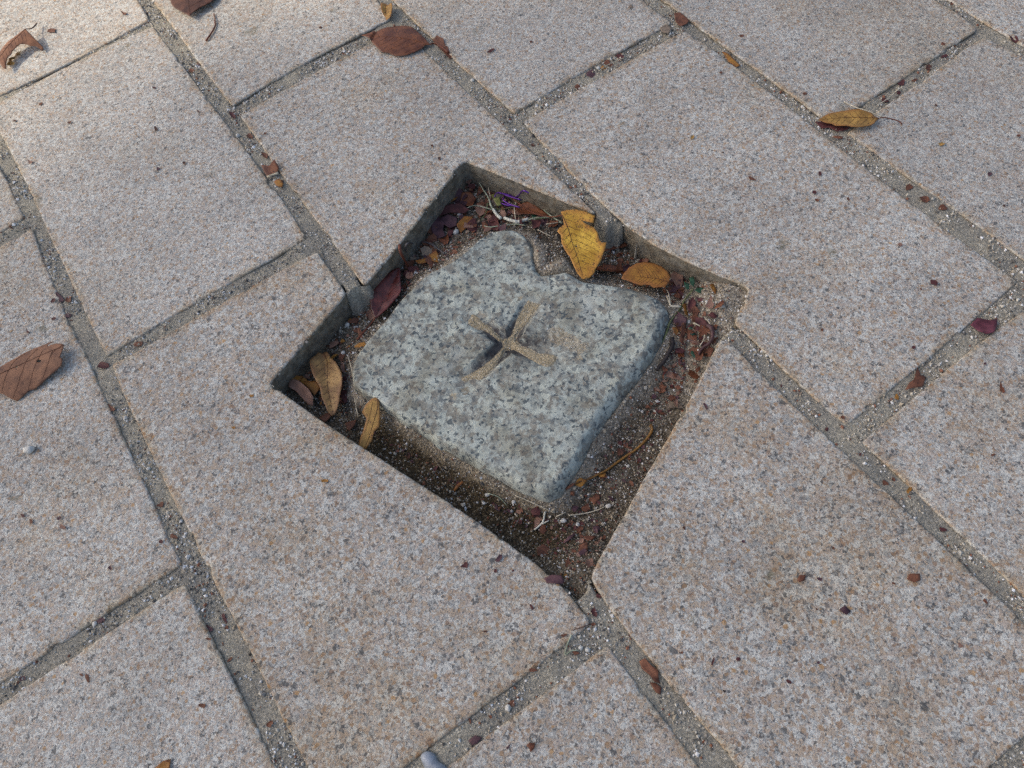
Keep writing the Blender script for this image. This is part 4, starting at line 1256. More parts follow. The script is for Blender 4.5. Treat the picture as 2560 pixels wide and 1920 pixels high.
addc(z1, [(335, 202, 23, 9, -8, 'rust', 'a'), (800, 90, 12, 6, 30, 'rust', 'a'), (265, 670, 13, 7, -15, 'rust', 'b'), (1005, 832, 13, 9, 60, 'darkbrown', 'b'), (1018, 1087, 10, 9, 0, 'plum', 'b'), (1278, 720, 9, 5, 70, 'rust', 'b'), (992, 566, 10, 6, 0, 'maroon', 'b'),
          (97, 778, 8, 6, 0, 'darkbrown', 'b'), (198, 1045, 10, 8, 40, 'tanpink', 'b'), (450, 790, 7, 6, 0, 'rust', 'b'), (1187, 1050, 9, 7, 0, 'darkbrown', 'b'), (1240, 468, 11, 8, 20, 'rust', 'J'), (1275, 437, 11, 9, 0, 'plum', 'J'), (1505, 755, 22, 11, 55, 'maroon', 'J'), (1708, 862, 8, 7, 0, 'rust', 'd'),
          (1615, 890, 11, 8, 45, 'rust', 'J'), (1715, 1018, 16, 9, 50, 'rust', 'J'), (2060, 180, 8, 5, 0, 'darkbrown', 'c')])
addc(z2, [(975, 330, 26, 8, -40, 'maroon', 'm'), (1868, 45, 12, 9, 0, 'greytan', 'm'), (1228, 270, 9, 6, 0, 'rust', 'm'), (660, 320, 40, 12, 25, 'rust', 'J'), (595, 940, 8, 7, 0, 'darkbrown', 'd'), (640, 1020, 8, 7, 0, 'darkbrown', 'd'), (1610, 495, 22, 12, -10, 'plum', 'J'), (1690, 460, 18, 8, -40, 'orange', 'J'), (1725, 432, 24, 8, -15, 'rust', 'J'), (1800, 390, 22, 7, -10, 'maroon', 'J'),
          (1525, 568, 14, 9, 0, 'rust', 'J'), (1240, 945, 14, 6, 0, 'darkbrown', 'J')])
addc(z3, [(262, 470, 12, 8, 10, 'rust', 'k'), (78, 887, 13, 9, -60, 'ochre', 'k'), (800, 605, 14, 11, 30, 'rust', 'n'), (275, 982, 6, 5, 0, 'darkbrown', 'k'), (460, 1150, 26, 8, 20, 'rust', 'k'), (900, 1118, 14, 10, 70, 'maroon', 'k'), (862, 1240, 12, 10, 0, 'maroon', 'k'), (880, 1290, 18, 9, 10, 'redbrown', 'k'), (1080, 1280, 11, 8, 60, 'rust', 'k'),
          (1415, 1575, 14, 12, 30, 'tanpink', 'k'), (1690, 285, 15, 8, 0, 'rust', 'n'), (395, 232, 14, 7, 0, 'rust', 'n'), (1410, 550, 20, 12, 20, 'maroon', 'J'), (1500, 540, 20, 10, -30, 'rust', 'J'), (1590, 455, 34, 14, -35, 'darkbrown', 'J'), (1690, 380, 14, 10, 0, 'maroon', 'J'), (1310, 660, 26, 9, -35, 'maroon', 'J'), (1400, 610, 22, 9, -35, 'maroon', 'J'),
          (1645, 680, 10, 6, 0, 'darkbrown', 'o'), (1680, 928, 14, 8, -35, 'ochre', 'o'), (2175, 876, 18, 8, 10, 'rust', 'o'), (1990, 1120, 14, 10, 20, 'plum', 'o'), (1465, 1220, 18, 13, 15, 'rust', 'J'), (1560, 1300, 15, 11, 30, 'rust', 'J'), (1680, 1355, 15, 11, 30, 'rust', 'J'), (1740, 42, 17, 9, -20, 'rust', 'J'), (2130, 270, 18, 8, 25, 'maroon', 'J'), (2082, 1325, 10, 8, 0, 'darkbrown', 'o')])
z4 = Z(0, 640, 2.572)
addc(z4, [(905, 578, 23, 11, -35, 'rust', 'J'), (675, 712, 20, 13, 10, 'maroon', 'J'), (345, 290, 14, 10, -60, 'maroon', 'g'), (405, 285, 22, 12, 60, 'plum', 'J'), (465, 300, 18, 12, -60, 'redbrown', 'J'), (350, 405, 13, 9, 0, 'maroon', 'g'), (735, 990, 14, 11, 60, 'rust', 'J'), (180, 490, 7, 6, 0, 'maroon', 'g'), (1620, 900, 14, 9, -10, 'orange', 'e'), (2095, 1448, 22, 10, -10, 'orange', 'e'), (1045, 1605, 14, 9, -30, 'rust', 'J'), (1505, 1105, 10, 7, 0, 'orange', 'e'), (455, 395, 12, 9, 0, 'plum', 'J')])
addc(z7, [(150, 25, 12, 9, 50, 'maroon', 'g'), (202, 62, 14, 9, 80, 'rust', 'g'), (385, 40, 12, 11, 0, 'plum', 'g'), (405, 97, 18, 13, 30, 'tanpink', 'g'), (1037, 192, 12, 9, 0, 'maroon', 'g'), (712, 358, 12, 8, 80, 'plum', 'g'), (660, 700, 22, 16, 10, 'plum', 'J'), (1350, 750, 20, 17, 30, 'plum', 'J'), (1450, 685, 20, 14, 70, 'maroon', 'J'), (1465, 745, 12, 8, -60, 'rust', 'J'), (1345, 818, 20, 9, 10, 'rust', 'J'), (1490, 950, 20, 6, -50, 'rust', 'J'), (1748, 1365, 17, 11, -60, 'redbrown', 'J'),
          (1305, 1245, 22, 12, 5, 'rust', 'h'), (525, 1047, 12, 7, 20, 'redbrown', 'h'), (562, 1065, 20, 11, 70, 'rust', 'h'), (170, 1072, 14, 9, -50, 'plum', 'J'), (1130, 165, 12, 9, 0, 'rust', 'J'), (1060, 410, 12, 8, 0, 'cream', 'J'), (1160, 52, 12, 6, 70, 'rust', 'J')])
addc(zl, [(805, 345, 18, 14, -20, 'maroon', 'e'), (1022, 300, 24, 12, -50, 'plum', 'e'), (1000, 378, 14, 10, -60, 'maroon', 'e'), (1113, 378, 9, 7, 0, 'maroon', 'e'), (1232, 612, 18, 7, 60, 'maroon', 'e'), (933, 768, 13, 5, 5, 'darkbrown', 'e'), (1438, 793, 20, 9, -15, 'rust', 'e'), (1240, 1018, 19, 12, -10, 'rust', 'J'), (1635, 650, 21, 13, 70, 'maroon', 'J'), (1630, 725, 14, 11, -60, 'redbrown', 'J'),
          (1862, 798, 10, 9, 0, 'maroon', 'J'), (1515, 910, 22, 12, 0, 'rust', 'J'), (1105, 1235, 20, 14, -20, 'rust', 'J'), (1145, 1195, 10, 8, 60, 'redbrown', 'J'), (970, 1315, 18, 12, 60, 'redbrown', 'J'), (840, 1345, 16, 7, 80, 'rust', 'J'), (1083, 1510, 15, 6, -60, 'plum', 'i'), (1540, 570, 18, 12, -20, 'redbrown', 'J'), (1450, 408, 12, 10, 0, 'orange', 'J'), (1660, 545, 14, 10, 20, 'maroon', 'J'), (2195, 905, 10, 6, 0, 'rust', 'j')])
z8 = Z(1700, 1280, 2.572)
addc(z8, [(898, 432, 18, 9, 10, 'plum', 'j'), (1373, 460, 9, 7, 0, 'rust', 'j'), (407, 190, 11, 10, 40, 'plum', 'j'), (983, 232, 9, 7, 0, 'rust', 'j'), (700, 290, 18, 9, -40, 'greytan', 'j'), (210, 965, 28, 8, -75, 'maroon', 'j'), (372, 945, 11, 10, 0, 'maroon', 'j'), (697, 1090, 18, 10, 25, 'maroon', 'j'), (283, 1152, 8, 8, 0, 'black', 'j'), (890, 968, 13, 8, 0, 'plum', 'j'), (1800, 858, 20, 13, 30, 'tanpink', 'j'), (877, 625, 8, 6, 0, 'darkbrown', 'j'), (25, 105, 14, 8, 70, 'darkbrown', 'j'), (178, 68, 5, 4, 0, 'black', 'j'), (1680, 120, 24, 12, -20, 'maroon', 'J'), (2140, 548, 13, 6, 0, 'rust', 'J'), (1960, 575, 14, 9, 30, 'rust', 'j')])
addc(z6, [(1632, 175, 22, 18, 60, 'maroon', 'k'), (1500, 590, 13, 10, -30, 'maroon', 'k'), (2065, 855, 26, 9, 70, 'redbrown', 'l'), (2012, 1280, 11, 7, -30, 'rust', 'l'), (1547, 214, 7, 6, 0, 'redbrown', 'k'), (1385, 918, 14, 12, 0, 'orange', 'J'), (165, 972, 22, 9, 55, 'plum', 'j'), (1460, 1518, 18, 17, 0, 'orange', 'J'), (1310, 1465, 26, 12, 10, 'rust', 'J'), (1365, 1445, 14, 7, 60, 'rust', 'J'), (935, 1125, 10, 7, 0, 'maroon', 'J'), (850, 1020, 24, 12, 10, 'greytan', 'J'), (765, 893, 12, 9, 0, 'greytan', 'J'), (645, 845, 8, 7, 0, 'maroon', 'J'), (1150, 1285, 10, 8, 0, 'maroon', 'J'), (912, 475, 9, 8, 0, 'rust', 'k'), (1960, 695, 9, 7, 0, 'plum', 'l'), (1045, 1040, 14, 8, 10, 'rust', 'k')])

CRUMB_MESH = []
for k in range(18):
    n = random.choice((7, 8, 10, 12))
    cu, cv, ph = random.uniform(-.35, .5), random.uniform(-.3, .6), random.uniform(0, 6)
    lobes = random.choice((0, 0, 2, 3))
    rim_, mid_ = [], []
    for i in range(n):
        a = 2 * math.pi * i / n + random.uniform(-.2, .2)
        r = random.uniform(.6, 1.05) * (1 + .22 * math.sin(lobes * a + ph))
        rim_.append((math.cos(a) * r, math.sin(a) * r)); mid_.append((math.cos(a) * r * .55, math.sin(a) * r * .55))
    zf0 = lambda x, y: .15 + cu * x * x + cv * y * y
    V = [(0, 0, zf0(0, 0))] + [(x, y, zf0(x, y)) for x, y in mid_] + [(x, y, zf0(x, y) + random.uniform(-.1, .1)) for x, y in rim_]
    m0 = len(V)
    V += [(x, y, z - .08) for x, y, z in V]
    Fc = []
    for i in range(n):
        j = (i + 1) % n
        Fc += [(0, 1 + i, 1 + j), (m0, m0 + 1 + j, m0 + 1 + i)]
        Fc += [(1 + i, 1 + n + i, 1 + n + j, 1 + j), (m0 + 1 + j, m0 + 1 + n + j, m0 + 1 + n + i, m0 + 1 + i)]
        Fc += [(1 + n + i, m0 + 1 + n + i, m0 + 1 + n + j, 1 + n + j)]
    me = bpy.data.meshes.new('leaf_crumb'); me.from_pydata(V, [], Fc); me.materials.append(LM['rust']); me.update()
    CRUMB_MESH.append(me)
NICE = {'rust': 'rust-brown', 'maroon': 'maroon', 'plum': 'dark plum', 'darkbrown': 'dark brown', 'redbrown': 'red-brown', 'orange': 'orange-brown', 'tanpink': 'pinkish-tan', 'ochre': 'ochre', 'greytan': 'greyish-tan', 'black': 'black', 'cream': 'cream'}


def crumb(px, py, l, w_, ang, colour, label, group, lift=.0006, tilt=.0):
    p = drop(px, py, lift)
    e = 12.0
    c1 = Vector((*P2(px + e * math.cos(math.radians(ang)), py + e * math.sin(math.radians(ang)), p.z), 0)) - Vector((p.x, p.y, 0))
    c2 = Vector((*P2(px - e * math.sin(math.radians(ang)), py + e * math.cos(math.radians(ang)), p.z), 0)) - Vector((p.x, p.y, 0))
    sx, sy = c1.length / e * l / 2, c2.length / e * w_ / 2
    o = bpy.data.objects.new('leaf_crumb', random.choice(CRUMB_MESH))
    COL.objects.link(o)
    o.location = p
    o.scale = (sx * 1.1, sy * 1.1, (sx + sy) * .4)
    o.rotation_euler = (random.uniform(-tilt, tilt), random.uniform(-tilt, tilt), math.atan2(c1.y, c1.x))
    o.material_slots[0].link = 'OBJECT'
    o.material_slots[0].material = LM[colour]
    tag(o, label, 'leaf crumb', group)
    return o


for px, py, l, w_, a, c, s in crumbs:
    crumb(px, py, l, w_, a, c, "%s dry leaf crumb %s" % (NICE[c], WHERE[s]), 'leaf crumbs strewn over the paving')

# litter crumbs filling the pit: zones (polygon in photo px, count, colours, words)
ZONES = [
    ([(1165, 425), (1060, 560), (1010, 640), (1010, 700), (1100, 660), (1210, 575), (1330, 560), (1400, 560), (1330, 500)], 62, ['rust', 'redbrown', 'rust', 'tanpink', 'maroon', 'redbrown', 'plum', 'greytan'], "in the litter above the stone's knob", (9, 26)),
    ([(1010, 650), (905, 760), (900, 800), (960, 780), (1040, 700)], 14, ['rust', 'redbrown', 'maroon', 'tanpink'], "in the litter along the stone's upper left edge", (8, 22)),
    ([(880, 760), (770, 880), (690, 950), (760, 1000), (850, 1050), (880, 960), (870, 900), (930, 830)], 24, ['rust', 'maroon', 'redbrown', 'tanpink', 'orange'], "in the litter at the pit's left corner", (8, 22)),
    ([(1530, 575), (1500, 660), (1560, 700), (1650, 730), (1690, 760), (1730, 690), (1620, 640)], 20, ['rust', 'maroon', 'plum', 'redbrown'], "in the litter under the pit's upper right wall", (9, 26)),
    ([(1690, 740), (1690, 800), (1670, 900), (1640, 970), (1600, 1050), (1650, 1060), (1730, 960), (1790, 860), (1800, 780), (1750, 740)], 40, ['rust', 'redbrown', 'rust', 'tanpink', 'plum', 'rust', 'maroon', 'greytan'], "in the litter right of the stone", (8, 26)),
    ([(1560, 1060), (1480, 1180), (1430, 1270), (1500, 1330), (1590, 1200), (1650, 1080)], 16, ['rust', 'maroon', 'rust', 'plum'], "on the grit between the stone and the lower right slab", (6, 17)),
    ([(1180, 1240), (1330, 1330), (1430, 1430), (1490, 1400), (1520, 1320), (1400, 1290)], 24, ['rust', 'maroon', 'plum', 'rust', 'tanpink'], "on the grit in the pit's bottom corner", (6, 18)),
    ([(900, 1060), (960, 1110), (1100, 1200), (1150, 1210), (1000, 1100)], 7, ['maroon', 'rust', 'plum'], "in the darkened trough below the stone", (6, 15)),
]
bits = []
for poly, cnt, cols, words_, (smin, smax) in ZONES:
    arr = np.array(poly, float); lo, hi = arr.min(0), arr.max(0)
    k = tries = 0
    while k < cnt * 6 and tries < 12000:
        tries += 1
        q = np.array([[random.uniform(lo[0], hi[0]), random.uniform(lo[1], hi[1])]])
        if not inside(q, arr)[0]: continue
        p3 = at(q[0, 0], q[0, 1], -.036); pa = np.array([[p3.x, p3.y]])
        if inside(pa, ST)[0] or not inside(pa, PIT)[0] or poly_dist(pa, PIT)[0] < .006: continue
        k += 1
        l = (random.uniform(smin, smax) * (1.2 if k < cnt else .75 if k < cnt * 2.5 else .45)) * 1.25
        bits.append((l, q[0, 0], q[0, 1], l * random.uniform(.45, .9), random.uniform(0, 180), random.choice(cols), words_))
bits.sort(reverse=True)
for l, x, y, w_, a, c, words_ in bits[:110]:
    crumb(x, y, l, w_, a, c, "%s leaf crumb %s" % (NICE[c], words_), 'leaf crumbs in the pit litter', random.uniform(.001, .005), .4)
# the rest is litter nobody could count
LITC = ['rust', 'redbrown', 'maroon', 'tanpink', 'orange', 'plum', 'greytan']
VV, FF, MI = [], [], []
for l, x, y, w_, a, c, words_ in bits[110:]:
    p = drop(x, y, random.uniform(.0006, .003))
    me = random.choice(CRUMB_MESH)
    sc = .00047 * l / 2
    M = Matrix.Translation(p) @ Matrix.Rotation(math.radians(a), 4, 'Z') @ Matrix.Rotation(random.uniform(-.5, .5), 4, 'X') @ Matrix.Diagonal((sc, sc * w_ / l, sc * .5, 1))
    o_ = len(VV)
    VV += [tuple(M @ v_.co) for v_ in me.vertices]
    for pl in me.polygons:
        FF.append(tuple(k_ + o_ for k_ in pl.vertices)); MI.append(LITC.index(c if c in LITC else 'rust'))
lit = mesh_obj('leaf_litter', VV, FF, [LM[c] for c in LITC], midx=MI, smooth=False)
tag(lit, "small broken leaf bits littering the pit floor", kind='stuff')

# ------------------------------------------------------------------ stems, straws, wire, sprigs
stick('twig', "short red-brown twig on the slab at the top edge left of centre", 'twig', [(z1([(1380, 95), (1388, 150), (1385, 180), (1365, 220), (1330, 270)]), .0009, .0016)], 'twig', wob=.0006)
zs8 = Z(1320, 1000, 3.95)
st = empty('fallen_stalk', drop(1500, 1160))
tag(st, "curved golden-brown leaf stalk with shreds of blade, lying right of the stone's bottom corner", 'leaf stalk')


def child_tube(root, name, pts, r0, r1, mat, lift=.002, zs_=None):
    P3 = [at(x, y, z) for (x, y), z in zip(pts, zs_)] if zs_ else [drop(x, y, lift) for x, y in pts]
    P3 = spline(P3, .003); n = len(P3)
    tv, tf = tube_geo(P3, [r0 + (r1 - r0) * i / (n - 1) for i in range(n)], 8)
    return mesh_obj(name, tv, tf, LM[mat] if isinstance(mat, str) else mat, root, loc=tuple(root.location))


def child_blade(root, name, poly, mat, zz=None, zf=None):
    cx = sum(p[0] for p in poly) / len(poly); cy = sum(p[1] for p in poly) / len(poly)
    z0 = drop(cx, cy).z + .002 if zz is None else zz
    v, f = blade_geo(poly, z0, .002, smooth=False)
    c = at(cx, cy, z0)
    V = [(x, y, z0 + (zf(x - c.x, y - c.y) if zf else 0) + .0008 * mnoise.noise((x * 150, y * 150, 3))) for x, y in v]
    o = mesh_obj(name, V, f, LM[mat], root, loc=tuple(root.location))
    sm = o.modifiers.new('thickness', 'SOLIDIFY'); sm.thickness = .0004; sm.offset = -1
    return o


child_tube(st, 'stalk', zs8([(1210, 245), (1226, 290), (1190, 360), (1130, 430), (1050, 500), (960, 560), (860, 630), (780, 690), (700, 730), (600, 780), (480, 820), (368, 882)]), .0017, .0009, 'golden', .002)
child_blade(st, 'blade_shred', zs8([(455, 775), (520, 765), (585, 800), (525, 862), (455, 835)]), 'orange')
child_blade(st, 'blade_shred', zs8([(690, 745), (770, 718), (762, 757), (720, 760)]), 'orange')
child_blade(st, 'blade_shred', zs8([(365, 870), (440, 820), (470, 830), (380, 892)]), 'rust')

zp = Z(1140, 400, 6.9125)
stick('purple_wire', "bent shiny purple wire in the litter at the pit's top corner", 'wire',
      [(zp([(1120, 688), (1000, 652), (870, 612), (800, 576), (740, 563), (690, 585), (665, 632)]), .0011, .0011), (zp([(740, 566), (900, 600), (1050, 632), (1170, 662), (1275, 708)]), .0011, .0011),
       (zp([(835, 640), (815, 690), (900, 755), (1000, 790), (1100, 818)]), .0011, .0011), (zp([(780, 745), (850, 772), (950, 795)]), .0011, .0011)], PURPLE, lift=.010)
gr = empty('grass_stub', drop(1290, 545))
tag(gr, "torn grass plant with a thick white stub and thin blades, in the pit's top corner", 'grass')
for pts, r0, r1, mt, nm in (([(830, 1000), (930, 1040), (1065, 1080)], .0020, .0030, 'white', 'stub'), ([(1060, 1080), (1160, 1045), (1252, 1015)], .0030, .0020, 'white', 'stub'), ([(1250, 1030), (1400, 1000), (1600, 988), (1800, 950)], .0011, .0007, 'palegreen', 'blade'),
                            ([(490, 1140), (570, 1160), (750, 1140), (1000, 1110), (1200, 1130)], .0010, .0006, 'palegreen', 'blade'), ([(1280, 1090), (1380, 1030), (1560, 1000)], .0009, .0006, 'stem', 'blade')):
    child_tube(gr, nm, zp(pts), r0, r1, mt, .006)
child_blade(gr, 'blade', zp([(1300, 930), (1350, 915), (1410, 960), (1380, 1010), (1320, 1010)]), 'green')
g5 = empty('grass_sprig', drop(1230, 520))
tag(g5, "pale forked grass sprig fading from grey-green to white, left of the purple wire", 'grass')
for pts, r0, r1, mt in (([(395, 385), (470, 510), (560, 650), (600, 780), (640, 850)], .0006, .0016, 'palegreen'), ([(640, 850), (700, 940), (778, 1012)], .0020, .0026, 'white'), ([(190, 830), (300, 790), (420, 800), (560, 840), (640, 860)], .0005, .0008, 'palegreen'),
                        ([(430, 1050), (520, 900), (550, 740)], .0004, .0008, 'stem'), ([(620, 840), (720, 850), (850, 840), (990, 800)], .0005, .0005, 'stem')):
    child_tube(g5, 'blade', zp(pts), r0, r1, mt, .008)
leaf('leaf_scrap', "yellow-green leaf scrap left of the purple wire", T, zp([(610, 650), (700, 628), (812, 640), (760, 700), (802, 832), (720, 842), (660, 740)]), 'lime', None, group=SC, zf=lambda t, s: .006, smooth=False)
for lab, pts, r0, r1, mt in (
    ("thin tan straw standing left of the purple wire", [(560, 420), (570, 540), (600, 660)], .0006, .0008, 'cream'),
    ("pale straw between the purple wire and the white grass stub", [(1040, 720), (1010, 850), (1030, 1030)], .0008, .0006, 'cream'),
    ("pale green straw touching the torn yellow leaf", [(1520, 860), (1620, 950), (1830, 1090)], .0011, .0010, 'palegreen'),
    ("short straw under the torn yellow leaf's left side", [(1550, 1110), (1660, 1095), (1780, 1080)], .0007, .0007, 'cream'),
    ("tan straw on the grit right of the stone's knob", [(1410, 1200), (1520, 1260), (1640, 1320)], .0006, .0006, 'cream')):
    stick('straw', lab, 'straw', [(zp(pts), r0, r1)], mt, 'straws in the pit', .005)
stick('twig', "thin dark grey curved twig under the pit's upper left wall", 'twig', [(zi([(60, 1015), (80, 950), (150, 902), (230, 890), (310, 912), (380, 960), (435, 1005)]), .0013, .0011)], 'greywire', lift=.004)
stick('twig', "reddish twig end below the grey curved twig", 'twig', [(zi([(10, 960), (25, 1040), (85, 1140)]), .0022, .0014)], 'twig', lift=.003)

zr = Z(1600, 700, 7.9)
sprig = empty('green_sprig', drop(1730, 725))
tag(sprig, "green sprig with small leaves and a long stem in the pit's right corner", 'plant')
child_tube(sprig, 'stem', zr([(1050, 170), (980, 270), (880, 400), (800, 560), (690, 700), (590, 840), (540, 1000), (470, 1180), (400, 1350), (320, 1480), (235, 1660)]), .0008, .0013, 'stem',
           zs_=[-.026, -.026, -.026, -.025, -.022, -.020, -.022, -.024, -.027, -.030, -.034])
for poly in ([(866, 20), (920, 60), (977, 80), (972, 180), (922, 192), (880, 110)], [(968, -40), (1060, -62), (1088, 60), (1060, 142), (1000, 100)], [(1072, 212), (1130, 150), (1220, 148), (1300, 210), (1372, 240), (1335, 332), (1230, 282), (1130, 252)]):
    child_blade(sprig, 'leaf', zr(poly), 'green', -.024, lambda x, y: .25 * abs(x))
for lab, poly in (("small green leaf scrap right of the black twig", [(950, 1000), (1000, 938), (1042, 1060), (1102, 1102), (1020, 1132), (960, 1080)]),
                  ("green leaf scrap nearest the lower right slab, beside the pod's tip", [(978, 1470), (1020, 1418), (1080, 1470), (1152, 1480), (1142, 1562), (1050, 1562)])):
    leaf('leaf_scrap', lab, T, zr(poly), 'green', None, group=SC, zf=lambda t, s: .004, smooth=False)
stick('seed_pod', "dark brown hooked pod in the litter right of the stone", 'seed pod', [(zr([(1320, 900), (1410, 950), (1432, 1090), (1390, 1225), (1280, 1305), (1195, 1390), (1160, 1480)]), .0032, .0017)], 'pod', lift=.004, wob=.0006)
stick('twig', "black twig along the stone's right side", 'twig', [(zr([(640, 1160), (632, 1300), (560, 1450), (440, 1640), (330, 1790)]), .0030, .0024)], 'black', lift=.003, wob=.001)
stick('straw', "forked white straw at the stone's right end", 'straw', [(zr([(530, 190), (572, 290), (590, 420), (610, 510), (800, 525)]), .0006, .0014), (zr([(525, 310), (560, 390), (595, 460)]), .0006, .0012), (zr([(585, 530), (580, 640), (590, 740)]), .0008, .0005)], 'cream', 'straws in the pit', .010)
stick('straw', "short tan straw inside the curve of the dark pod", 'straw', [(zr([(1060, 850), (1150, 890), (1235, 932)]), .0011, .0004)], 'cream', 'straws in the pit', .006)
stick('straw', "curved yellow straw beside the dark pod", 'straw', [(zr([(1280, 1080), (1250, 1200), (1170, 1310)]), .0007, .0006), (zr([(1290, 765), (1350, 810), (1385, 885)]), .0006, .0006)], 'cream', 'straws in the pit', .006)
stick('straw', "forked white straw below the stone's bottom corner", 'straw', [(zh([(1985, 1180), (1962, 1285), (1880, 1362)]), .0010, .0012), (zh([(1955, 1305), (2022, 1270)]), .0009, .0006)], 'white', 'straws in the pit', .002)
stick('straw', "long thin pale straw along the stone's bottom corner", 'straw', [(zh([(1690, 1020), (1850, 1090), (1960, 1140), (2085, 1195)]), .0006, .0005)], 'cream', 'straws in the pit', .002)
stick('straw', "curved grey-white straw on the grit right of the stone's bottom corner", 'straw', [(zs8([(400, 1140), (560, 1120), (690, 1085), (765, 1050)]), .0008, .0005)], 'cream', 'straws in the pit', .002)
stick('straw', "short pale straw left of the curved grey-white one", 'straw', [(zs8([(280, 1152), (372, 1108)]), .0007, .0005)], 'cream', 'straws in the pit', .002)
stick('straw', "two thin crossed straws in the darkened trough below the stone", 'straw', [(zh([(860, 620), (930, 710), (985, 795)]), .0005, .0005), (zh([(1005, 650), (980, 760)]), .0005, .0004)], 'greytan', 'straws in the pit', .002)
stick('straw', "grey straw under the stone's lower edge near its bottom corner", 'straw', [(zh([(1420, 1000), (1530, 1040), (1610, 1120)]), .0006, .0005)], 'palegreen', 'straws in the pit', .002)
stick('straw', "thin straw left of the stone's left corner", 'straw', [(zg([(915, 850), (940, 940), (965, 1030)]), .0006, .0006), (zg([(975, 1240), (990, 1340), (1010, 1430)]), .0005, .0007)], 'cream', 'straws in the pit', .003)
stick('straw', "pale stalk crossing over the slender yellow leaf at the upper right", 'straw', [(zd([(760, 240), (980, 340), (1200, 410), (1400, 492), (1450, 506)]), .0006, .0007)], 'cream', None, zs=[[.001, .008, .007, .005, .004]])
stick('straw', "pale straw in the joint above the slender yellow leaf", 'straw', [(zd([(1300, 380), (1480, 260), (1640, 120), (1750, 55)]), .0005, .0008)], 'cream', None, lift=.004)
stick('straw', "grey-green straw in the joint below the pit's bottom tip", 'straw', [(zl([(1490, 790), (1465, 850), (1448, 925), (1480, 900), (1535, 893)]), .0007, .0006)], 'palegreen', None)
stick('straw', "dark fine straw on the tip of the buff slab below the pit", 'straw', [(zl([(1490, 762), (1550, 745), (1610, 725)]), .0004, .0004)], 'darkbrown', None)
stick('straw', "tan straw in the joint above centre, under small scraps", 'straw', [(z2([(1660, 490), (1740, 440), (1830, 400)]), .0006, .0005)], 'cream', None, lift=.003)


# ------------------------------------------------------------------ pebbles
def pebble(px, py, l, w_, label, mat, group='small pale pebbles', ang=0, name='pebble', flat=.7):
    p = drop(px, py, 0)
    sx = (at(px + 10, py, p.z) - at(px, py, p.z)).length / 10 * l / 2
    V, Fc = [], []
    sd = random.random() * 50
    for i in range(7):
        a = math.pi * i / 6
        for k in range(9):
            b = 2 * math.pi * k / 9
            v = Vector((math.sin(a) * math.cos(b), math.sin(a) * math.sin(b), math.cos(a)))
            v *= 1 + .45 * mnoise.noise(v * 1.3 + Vector((sd, 0, 0)))
            V.append((v.x * sx, v.y * sx * w_ / l, v.z * sx * flat * w_ / l))
    for i in range(6):
        for k in range(9):
            Fc.append((i * 9 + k, i * 9 + (k + 1) % 9, (i + 1) * 9 + (k + 1) % 9, (i + 1) * 9 + k)[::-1])
    o = mesh_obj(name, V, Fc, mat)
    o.location = (p.x, p.y, p.z + sx * flat * w_ / l * .75)
    o.rotation_euler = (0, 0, math.radians(ang) + YAW)
    tag(o, label, 'pebble', group)
    return o


for px, py, l, w_, lab, mt in (
    (76, 1125, 27, 20, "white angular pebble alone on the slab at the left edge", _wp),
    (243, 1560, 13, 12, "round white pebble beside a plum scrap in the bottom left joint", _wp),
    (1140, 582, 17, 14, "round grey-white pebble above left of the stone's knob", _wp),
    (1151, 541, 16, 13, "round grey pebble in the litter of the pit's top corner", _gp),
    (1685, 725, 11, 10, "white pebble between the rounded orange-brown leaf and the green sprig", _wp),
    (1767, 757, 10, 13, "white pebble on the sand below the green sprig", _wp),
    (1722, 806, 10, 9, "white pebble at the tip of a tan straw right of the stone", _wp),
    (1746, 877, 10, 9, "white pebble beside the dark pod's tip", _wp),
    (1521, 1266, 15, 13, "bluish-white pebble at the end of the curved grey-white straw", _wp),
    (1409, 1303, 18, 13, "bluish-white chip left of the lower straws in the pit", _wp),
    (1218, 1238, 14, 9, "cream oval pebble in the darkened trough under the stone's lower edge", _wp),
    (1284, 1256, 11, 10, "round white pebble nearest the stone's bottom corner in the trough", _wp),
    (1279, 1279, 10, 9, "greenish-white pebble below the round one in the trough", _gp),
    (1210, 1259, 9, 10, "white angular pebble left in the trough beside the cream oval one", _wp),
    (870, 813, 12, 14, "white pebble left of the wet dark-red leaf's stalk", _wp),
    (890, 819, 14, 8, "flat pale pebble just right of another by the dark-red leaf's stalk", _gp),
    (859, 883, 11, 11, "pale pebble above the tan-brown folded leaf", _wp),
    (1444, 1312, 11, 12, "white pebble in the grit near the pit's bottom corner", _wp),
    (1570, 1166, 10, 9, "cream pebble on the sand by the lower right slab", _wp),
    (1271, 1770, 14, 18, "white flake in the bottom joint, left of the bottom centre slab", _wp),
    (1470, 1626, 15, 13, "white chip in the joint below the pit, right of the green straw", _wp),
    (1452, 1622, 14, 11, "white chip in the joint below the pit, against a rust crumb", _wp),
    (1496, 180, 12, 10, "white pebble in the joint above centre", _wp),
    (1183, 208, 11, 9, "white pebble in the joint right of the oval leaf's stalk", _wp),
    (599, 346, 10, 12, "white rounded pebble in the joint left of the pit, near its upper end", _wp),
    (1916, 892, 10, 9, "cream pebble in the joint beside the pale slab, near the pit", _wp),
    (1883, 904, 9, 9, "white pebble in the joint near the pit's right corner", _wp),
    (318, 1048, 12, 10, "white pebble in the long joint left of the buff slab", _wp),
    (379, 1176, 10, 9, "small white pebble lower in the long joint left of the buff slab", _wp),
    (2538, 756, 10, 8, "white pebble in the joint at the right edge, above the magenta scrap", _wp),
):
    pebble(px, py, l, w_, lab, mt)

